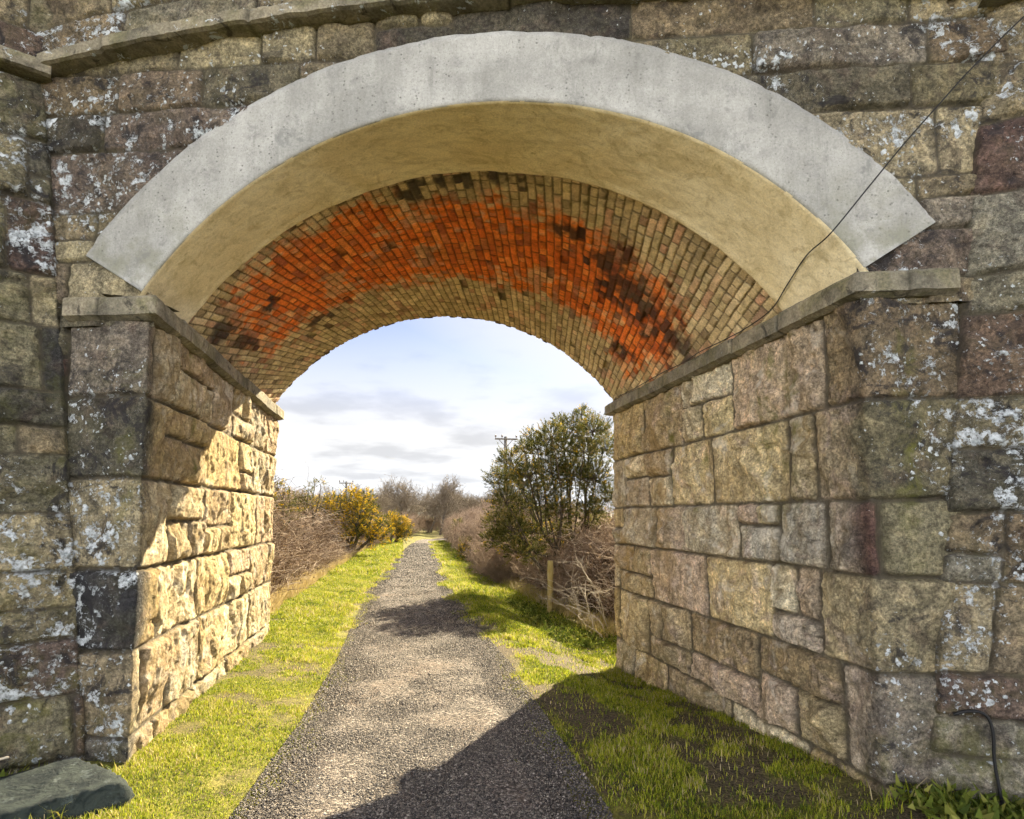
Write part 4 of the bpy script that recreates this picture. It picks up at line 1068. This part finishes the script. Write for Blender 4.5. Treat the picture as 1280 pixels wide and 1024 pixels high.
spots = [(2.9, 15.5, .8), (3.5, 17, 1.0), (3.0, 19, .75), (3.9, 20.5, 1.1), (3.3, 23.5, .9), (4.3, 24.5, 1.2), (3.4, 27.5, .95), (4.2, 30, 1.1), (3.7, 33.5, 1.0), (4.6, 36, 1.25), (4.3, 40, 1.15), (5.4, 43, 1.3), (5.0, 14.5, 1.15), (5.4, 18.5, 1.3), (5.7, 27, 1.4), (2.8, 17.5, .7), (2.9, 21.5, .7), (3.1, 25.5, .75), (3.2, 29.5, .8), (3.6, 31.5, .9), (3.9, 38, 1.0), (4.9, 46, 1.2), (5.2, 33, 1.3), (6.2, 38, 1.4), (6.6, 48, 1.5), (3.8, 22, 1.0), (4.6, 28, 1.2), (7.2, 54, 1.5), (3.75, 11.6, .8), (4.4, 11.2, .95), (4.1, 12.9, 1.0), (5.0, 12.4, 1.15), (3.7, 13.6, .9)]
for k, (x, y, s_) in enumerate(spots):
    z = float(gz(x, y))
    if k == 0: sR.location = (x, y, z); sR.scale = (s_,) * 3
    else: copy_thing(sR, (x, y, z), k * 1.3, (s_ * 1.1, s_ * 1.1, s_))
sL = bare_shrub('leafless brown shrub on the left bank between the gorse bushes', 'leafless shrubs on the left bank', rng, 1.7)
spots = [(-1.5, 28, .9), (-1.2, 31.5, .8), (-.6, 37, .9), (-.2, 41, 1.1), (-2.4, 32, 1.2), (-1.4, 39, 1.2), (.5, 45, 1.2), (-3.2, 26, 1.2), (.2, 48, 1.2), (1.4, 54, 1.3), (3.0, 60, 1.4), (4.6, 57, 1.4), (-.8, 51, 1.4)]
for k, (x, y, s_) in enumerate(spots):
    z = float(gz(x, y))
    if k == 0: sL.location = (x, y, z); sL.scale = (s_,) * 3
    else: copy_thing(sL, (x, y, z), k * 2.1, (s_ * 1.1, s_ * 1.1, s_))

# pale dead branches by the right far corner of the bridge
rng = np.random.default_rng(190)
t = Soup()
def dead(p, d, L, r, lev):
    pts = [np.array(p, float)]; dd = unit(np.array(d, float))
    for i in range(6):
        dd = unit(dd + rng.normal(0, .22, 3)); pts.append(pts[-1] + dd * L / 6)
    t.tube(pts, np.linspace(r, r * .45, 7), 5)
    if lev < 3:
        for i in range(3): dead(pts[rng.integers(2, 7)], dd + rng.normal(0, .7, 3), L * rng.uniform(.45, .7), r * .6, lev + 1)
for k in range(7):
    dead((3.05 + .12 * k % .5, 8.3 + .25 * k, -.3), (-.55 + .1 * (k % 3), .1, .75 + .2 * (k % 2)), rng.uniform(.7, 1.15), .011, 0)
tag(t.build('dead_branches', M_PALE), 'bleached leafless branches leaning out by the right end of the bridge', 'branches')

# twiggy spray overhanging at the left far corner
t = Soup(); rng = np.random.default_rng(195)
for k in range(4):
    dead((-2.35, 9.0 + .2 * k, .5), (.35 + .05 * k, .1, 1.0), 2.0 - .15 * k, .006, 1)
tag(t.build('bare_sapling', M_FARTWIG), 'thin leafless sapling behind the far left corner of the bridge', 'sapling')

# weeds at the foot of the right verge and dark soil clods
def weeds(label, n, area, size, rng):
    P = np.array([area(rng) for k in range(n)]); x, y = P[:, 0], P[:, 1]; m = 9
    z = gz(x, y)
    D = rng.normal(0, 1, (n, m, 3)); D[..., 2] = np.abs(D[..., 2]) * .6 + .15; D /= np.linalg.norm(D, axis=2)[..., None]
    st = np.stack([x, y, z + .01], -1)[:, None] + D * rng.uniform(.0, .08, (n, m, 1)) * [1, 1, 1.5]
    V, F = tris(st.reshape(-1, 3), D.reshape(-1, 3) + rng.normal(0, .3, (n * m, 3)), rng.uniform(.5, 1.2, n * m) * size, rng.uniform(.3, .7, n * m) * size, rng)
    o = mesh('weeds', V, F, M_WEED, None, {'var': np.repeat(np.clip(np.repeat(rng.random(n), m) + .2 * rng.normal(0, 1, n * m), 0, 1), 3)}, False)
    tag(o, label, 'weeds', kind='stuff')
rng = np.random.default_rng(201)
weeds('low leafy weeds in the ditch by the right end of the bridge', 900, lambda r: (2.2 + 1.2 * r.random(), 8.0 + 4.0 * r.random()), .055, rng)
weeds('green weeds growing at the foot of the right wing wall', 260, lambda r: (2.75 + .9 * r.random(), 2.1 + .75 * r.random()), .07, rng)
weeds('low green weeds beside the boulder at the left wing wall', 130, lambda r: (-3.0 + .9 * r.random(), 3.2 + .7 * r.random()), .06, rng)

# ------------------------------------------------------------------ small things
def rough_solid(name, label, cat, c, rad, seed, mat, n=70, flat=.35, rot=0.0):
    th = np.linspace(0, math.pi, n); ph = np.linspace(0, 2 * math.pi, 2 * n, endpoint=False)
    T_, P_ = np.meshgrid(th, ph, indexing='ij')
    d = np.stack([np.sin(T_) * np.cos(P_), np.sin(T_) * np.sin(P_), np.cos(T_)], -1)
    p = np.sign(d) * np.abs(d) ** .72
    rr = 1 + .16 * fbm(d[..., 0] * 1.6, d[..., 1] * 1.6, d[..., 2] * 1.6 + seed, seed, 4) + .05 * fbm(d[..., 0] * 7, d[..., 1] * 7, d[..., 2] * 7, seed + 1, 4)
    rg = np.random.default_rng(seed)
    for k in range(9):
        nn = unit(rg.normal(0, 1, 3)); off = rg.uniform(.72, .95); dt = (p * nn).sum(-1) * rr
        rr = np.where(dt > off, rr * off / np.maximum(dt, 1e-6), rr)
    rr = rr + .024 * fbm(d[..., 0] * 18, d[..., 1] * 22, d[..., 2] * 22, seed + 2, 3)
    V = p * rr[..., None] * np.array(rad)
    cr, sr = math.cos(rot), math.sin(rot); V = np.stack([V[..., 0] * cr - V[..., 1] * sr, V[..., 0] * sr + V[..., 1] * cr, V[..., 2]], -1)
    i = np.arange(n * 2 * n).reshape(n, 2 * n); j = np.roll(i, -1, 1)
    F = np.stack([i[:-1], i[1:], j[1:], j[:-1]], -1).reshape(-1, 4)
    o = mesh(name, V.reshape(-1, 3), F, mat); o.location = c
    return tag(o, label, cat)
mb = NT('dark_boulder'); cb = mb.mix(mb.step(mb.noise(6, 6, .7, .8), .4, .62), (.010, .016, .018), (.036, .046, .042))
cb = mb.mix(mb.math('MULTIPLY', mb.step(mb.noise(12, 6, .7), .58, .64), .6), cb, (.10, .12, .12)); mb.col(cb)
mb.nrm(mb.bump(mb.noise(22, 8, .7, .5), .02, .9)); mb.b.inputs['Roughness'].default_value = .8
rough_solid('boulder', 'big dark lichened boulder at the foot of the left wing wall', 'boulder', (-2.02, 3.60, .0), (.60, .34, .23), 3, mb.m, rot=.12).rotation_euler = (0, -.16, 0)

mp = NT('mossy_post'); mp.col(mp.mix(mp.noise(9, 5, .6, 0, mp.scale(mp.co, (4, 4, .5))), (.22, .18, .06), (.46, .38, .17))); mp.nrm(mp.bump(mp.noise(30, 5, .6, 0, mp.scale(mp.co, (3, 3, .3))), .008))
s = Soup(); zb = float(gz(2.86, 10.8)); tt = np.linspace(0, 1, 14)
s.tube(np.stack([2.86 + .012 * tt, 10.8 + 0 * tt, zb - .25 + 1.27 * tt], -1), .058 + .005 * np.sin(tt * 17), 10, True)
tag(s.build('fence_post', mp.m), 'single mossy wooden fence post below the tall gorse', 'post')

mc = NT('black_cable'); mc.col((.012, .012, .013)); mc.b.inputs['Roughness'].default_value = .55
def spline(pts, n=12):
    P = np.array(pts, float); out = []
    Q = np.concatenate([[2 * P[0] - P[1]], P, [2 * P[-1] - P[-2]]])
    for i in range(1, len(Q) - 2):
        for t in np.linspace(0, 1, n, endpoint=False):
            a, b, c, d = Q[i - 1], Q[i], Q[i + 1], Q[i + 2]
            out.append(.5 * ((2 * b) + (-a + c) * t + (2*a - 5*b + 4*c - d) * t * t + (-a + 3*b - 3*c + d) * t ** 3))
    out.append(P[-1]); return np.array(out)
def onface(x, y, off):
    d = ray(x, y); y0 = YL + off; t = (y0 - K * XL + K * 0 - CAM[1]) / (d[1] - K * d[0]); return CAM + d * t
fp = [onface(x, y, -.085) for x, y in ((1216, 84), (1176, 128), (1130, 180), (1084, 236), (1038, 292))]
w0 = jr(4.9); cab = [np.array([jr(4.62) + WR[0] * .55, float(yf(jr(4.62))) + WR[1] * .55 - .09, 4.80]), np.array([jr(4.5) + WR[0] * .2, float(yf(jr(4.5))) + WR[1] * .2 - .1, 4.56])] + fp
soff = [(onface(1010, 318, .20)), onface(992, 350, .5), onface(974, 380, .78)]
def tosoffit(p, m_=.02):
    v = np.array([p[0] - AC, p[2] - AZ]); r = np.hypot(*v); v = v / r * (RI - m_); return np.array([AC + v[0], p[1], AZ + v[1]])
cab += [tosoffit(p_, .025) for p_ in soff]
cab += [np.array([XR - .035 + .01 * (k % 2), y, 3.075 + .006 * (k % 3)]) for k, y in enumerate(np.arange(4.0, 7.0, .35))]
s = Soup(); s.tube(spline(cab), .0042, 6, True)
tag(s.build('cable', mc.m), 'thin black cable running down the concrete arch ring and along the right impost', 'cable')

# black pipe on the right wing wall
def onwing(x, y, off=.06):
    d = ray(x, y); j0 = np.array([float(jr(0)), float(yf(jr(0))), 0]); jv = np.array([.1235, .1235 * K, 1.0]); n = np.cross(np.array([WR[0], WR[1], 0]), jv); n = unit(n)
    if n[1] > 0: n = -n
    q0 = j0 + n * off; t = ((q0 - CAM) @ n) / (d @ n); return CAM + d * t
s = Soup(); s.tube(spline([onwing(x, y) for x, y in ((1192, 893), (1212, 889), (1232, 894), (1241, 915), (1243, 950), (1249, 985), (1256, 1022), (1258, 1040))]), .0085, 8, True)
tag(s.build('pipe', mc.m), 'bent black pipe fixed low on the right wing wall', 'pipe')

# dead stem by the boulder
s = Soup(); rng = np.random.default_rng(220)
b0 = np.array([-2.75, 3.55, .02])
s.tube(spline([b0, b0 + [.25, -.02, .16], b0 + [.55, -.02, .28], b0 + [.78, .0, .33]]), .006, 5)
s.tube(spline([b0 + [.2, 0, .13], b0 + [.18, 0, .26], b0 + [.08, 0, .36]]), .004, 4)
s.tube(spline([b0 + [.3, 0, .18], b0 + [.38, -.03, .26], b0 + [.33, -.03, .30]]), .004, 4)
tag(s.build('bramble_cane', M_PALE), 'pale dead bramble stem arching over the boulder', 'stem')

# power poles
mw = NT('creosoted_wood'); mw.col(mw.mix(mw.noise(6), (.10, .09, .08), (.17, .155, .14)))
mi = NT('glazed_insulator'); mi.col((.12, .09, .08)); mi.b.inputs['Roughness'].default_value = .3
def pole(label, X, Y, top, arm, r):
    zb = float(gz(X, Y)) - .5
    t = thing('power_pole', label, 'power pole', (X, Y, zb), 'power poles')
    s = Soup(); s.tube([(X, Y, zb), (X, Y, zb + (top - zb) * .5), (X, Y, top)], [r * 1.25, r * 1.1, r], 10, True); s.build('pole', mw.m, t)
    s = Soup(); s.box((X, Y - r - .06, top - .25), (arm / 2, .06, .07)); s.build('crossarm', mw.m, t, False)
    s = Soup()
    for sx in (-1, 1): s.tube([(X + sx * arm * .32, Y - r, top - .28), (X + sx * .08, Y - r, top - .95)], .03, 6, True)
    s.build('brace', mw.m, t)
    for sx in (-.94, -.36, .94):
        s = Soup(); xx = X + sx * arm / 2; z0 = top - .18
        s.tube([(xx, Y - r - .06, z0), (xx, Y - r - .06, z0 + .10), (xx, Y - r - .06, z0 + .12), (xx, Y - r - .06, z0 + .22), (xx, Y - r - .06, z0 + .34)], [.02, .02, .075, .085, .04], 10, True)
        s.build('insulator', mi.m, t)
pp = at_y(632, 546, 53); pole('wooden power pole with crossarm rising above the tall gorse', pp[0], 53, pp[2], 2.1, .15)
pp = at_y(433, 602, 88); pole('distant wooden power pole with crossarm above the left gorse', pp[0], 88, pp[2], 2.0, .14)

# far hills
def hills():
    xs = np.linspace(-2500, 3500, 160); ys = np.linspace(1500, 2600, 14); X, Y = np.meshgrid(xs, ys)
    ridge = 20 + 36 * np.exp(-((X - 330) / 260) ** 2) + 14 * fbm(X / 300, X * 0, 1, 1000, 4)
    Z = -6 + ridge * np.sin(np.clip((Y - 1500) / 1100, 0, 1) * math.pi) ** .8
    m = NT('moorland'); m.col(m.mix(m.noise(.004, 5), (.05, .06, .055), (.10, .10, .085)))
    tag(mesh('hills', np.stack([X, Y, Z], -1).reshape(-1, 3), gridfaces(*X.shape), m.m), kind='structure')
hills()

# ------------------------------------------------------------------ light
SUN_AZ, SUN_EL = math.radians(37.5), math.radians(35.0)
sd = bpy.data.lights.new('sun', 'SUN'); sd.energy = 2.3; sd.angle = math.radians(.5); sd.color = (1, .86, .60)
so = bpy.data.objects.new('sun', sd); COL.objects.link(so)
tos = Vector((math.sin(SUN_AZ) * math.cos(SUN_EL), math.cos(SUN_AZ) * math.cos(SUN_EL), math.sin(SUN_EL)))
so.rotation_euler = tos.to_track_quat('Z', 'Y').to_euler(); so.location = (20, 20, 30)

w = bpy.data.worlds.new('World'); C.world = w; w.use_nodes = True; nt = w.node_tree; nt.nodes.clear()
out = nt.nodes.new('ShaderNodeOutputWorld'); bg = nt.nodes.new('ShaderNodeBackground'); nt.links.new(bg.outputs[0], out.inputs[0])
sky = nt.nodes.new('ShaderNodeTexSky'); sky.sky_type = 'NISHITA'; sky.sun_disc = False; sky.sun_elevation = SUN_EL; sky.sun_rotation = SUN_AZ
sky.altitude = 20; sky.air_density = .20; sky.dust_density = .2; sky.ozone_density = 1.0
bg.inputs['Strength'].default_value = .05
tc = nt.nodes.new('ShaderNodeTexCoord')
def N(t): return nt.nodes.new(t)
sx = N('ShaderNodeSeparateXYZ'); nt.links.new(tc.outputs['Generated'], sx.inputs[0])
# project onto a cloud layer: dir.xy / (z + k)
ad = N('ShaderNodeMath'); ad.operation = 'ADD'; nt.links.new(sx.outputs[2], ad.inputs[0]); ad.inputs[1].default_value = .12
mx = N('ShaderNodeMath'); mx.operation = 'MAXIMUM'; nt.links.new(ad.outputs[0], mx.inputs[0]); mx.inputs[1].default_value = .02
dv = N('ShaderNodeVectorMath'); dv.operation = 'DIVIDE'; nt.links.new(tc.outputs['Generated'], dv.inputs[0])
cb_ = N('ShaderNodeCombineXYZ'); 
for i in range(3): nt.links.new(mx.outputs[0], cb_.inputs[i])
nt.links.new(cb_.outputs[0], dv.inputs[1])
cl = N('ShaderNodeTexNoise'); cl.inputs['Scale'].default_value = 1.1; cl.inputs['Detail'].default_value = 8; cl.inputs['Roughness'].default_value = .58; cl.inputs['Distortion'].default_value = .4
nt.links.new(dv.outputs[0], cl.inputs['Vector'])
mr = N('ShaderNodeMapRange'); mr.interpolation_type = 'SMOOTHSTEP'; nt.links.new(cl.outputs[0], mr.inputs[0]); mr.inputs[1].default_value = .50; mr.inputs[2].default_value = .74
c2 = N('ShaderNodeTexNoise'); c2.inputs['Scale'].default_value = 1.7; c2.inputs['Detail'].default_value = 7; nt.links.new(dv.outputs[0], c2.inputs['Vector'])
cr = N('ShaderNodeMapRange'); cr.interpolation_type = 'SMOOTHSTEP'; nt.links.new(c2.outputs[0], cr.inputs[0]); cr.inputs[1].default_value = .34; cr.inputs[2].default_value = .52; cr.inputs[3].default_value = .76; cr.inputs[4].default_value = 1.0
# unseen clouds opposite the sun are boosted as added fill light; those towards it stay dim
dt = N('ShaderNodeVectorMath'); dt.operation = 'DOT_PRODUCT'; nt.links.new(tc.outputs['Generated'], dt.inputs[0]); dt.inputs[1].default_value = tos
lb = N('ShaderNodeMapRange'); lb.interpolation_type = 'SMOOTHSTEP'; nt.links.new(dt.outputs['Value'], lb.inputs[0]); lb.inputs[1].default_value = .65; lb.inputs[2].default_value = -.2; lb.inputs[3].default_value = 2.25; lb.inputs[4].default_value = 16.0
cm = N('ShaderNodeMath'); cm.operation = 'MULTIPLY'; nt.links.new(cr.outputs[0], cm.inputs[0]); nt.links.new(lb.outputs[0], cm.inputs[1])
lowh = N('ShaderNodeMapRange'); lowh.interpolation_type = 'SMOOTHSTEP'; nt.links.new(sx.outputs[2], lowh.inputs[0]); lowh.inputs[1].default_value = .40; lowh.inputs[2].default_value = .12; lowh.inputs[3].default_value = .06; lowh.inputs[4].default_value = .95
sunw = N('ShaderNodeMapRange'); sunw.interpolation_type = 'SMOOTHSTEP'; nt.links.new(dt.outputs['Value'], sunw.inputs[0]); sunw.inputs[1].default_value = .72; sunw.inputs[2].default_value = .92; sunw.inputs[3].default_value = 0; sunw.inputs[4].default_value = .75
mA = N('ShaderNodeMath'); mA.operation = 'MAXIMUM'; nt.links.new(lowh.outputs[0], mA.inputs[0]); nt.links.new(sunw.outputs[0], mA.inputs[1])
mB = N('ShaderNodeMath'); mB.operation = 'MAXIMUM'; nt.links.new(mA.outputs[0], mB.inputs[0]); nt.links.new(mr.outputs[0], mB.inputs[1])
warm = N('ShaderNodeVectorMath'); warm.operation = 'SCALE'; warm.inputs[0].default_value = (1.0, .985, .955); nt.links.new(cm.outputs[0], warm.inputs['Scale'])
mixn = N('ShaderNodeMix'); mixn.data_type = 'RGBA'; nt.links.new(mB.outputs[0], mixn.inputs[0]); nt.links.new(sky.outputs[0], mixn.inputs[6]); nt.links.new(warm.outputs[0], mixn.inputs[7])
nt.links.new(mixn.outputs[2], bg.inputs['Color'])

C.render.engine = 'CYCLES'
C.cycles.max_bounces = 5; C.cycles.diffuse_bounces = 4; C.cycles.transparent_max_bounces = 4
C.cycles.use_denoising = True; C.cycles.use_adaptive_sampling = True; C.cycles.adaptive_threshold = .018; C.cycles.adaptive_min_samples = 16
C.view_settings.view_transform = 'Standard'; C.view_settings.look = 'None'; C.view_settings.exposure = 3.2; C.view_settings.gamma = 1.0
C.view_settings.use_curve_mapping = False
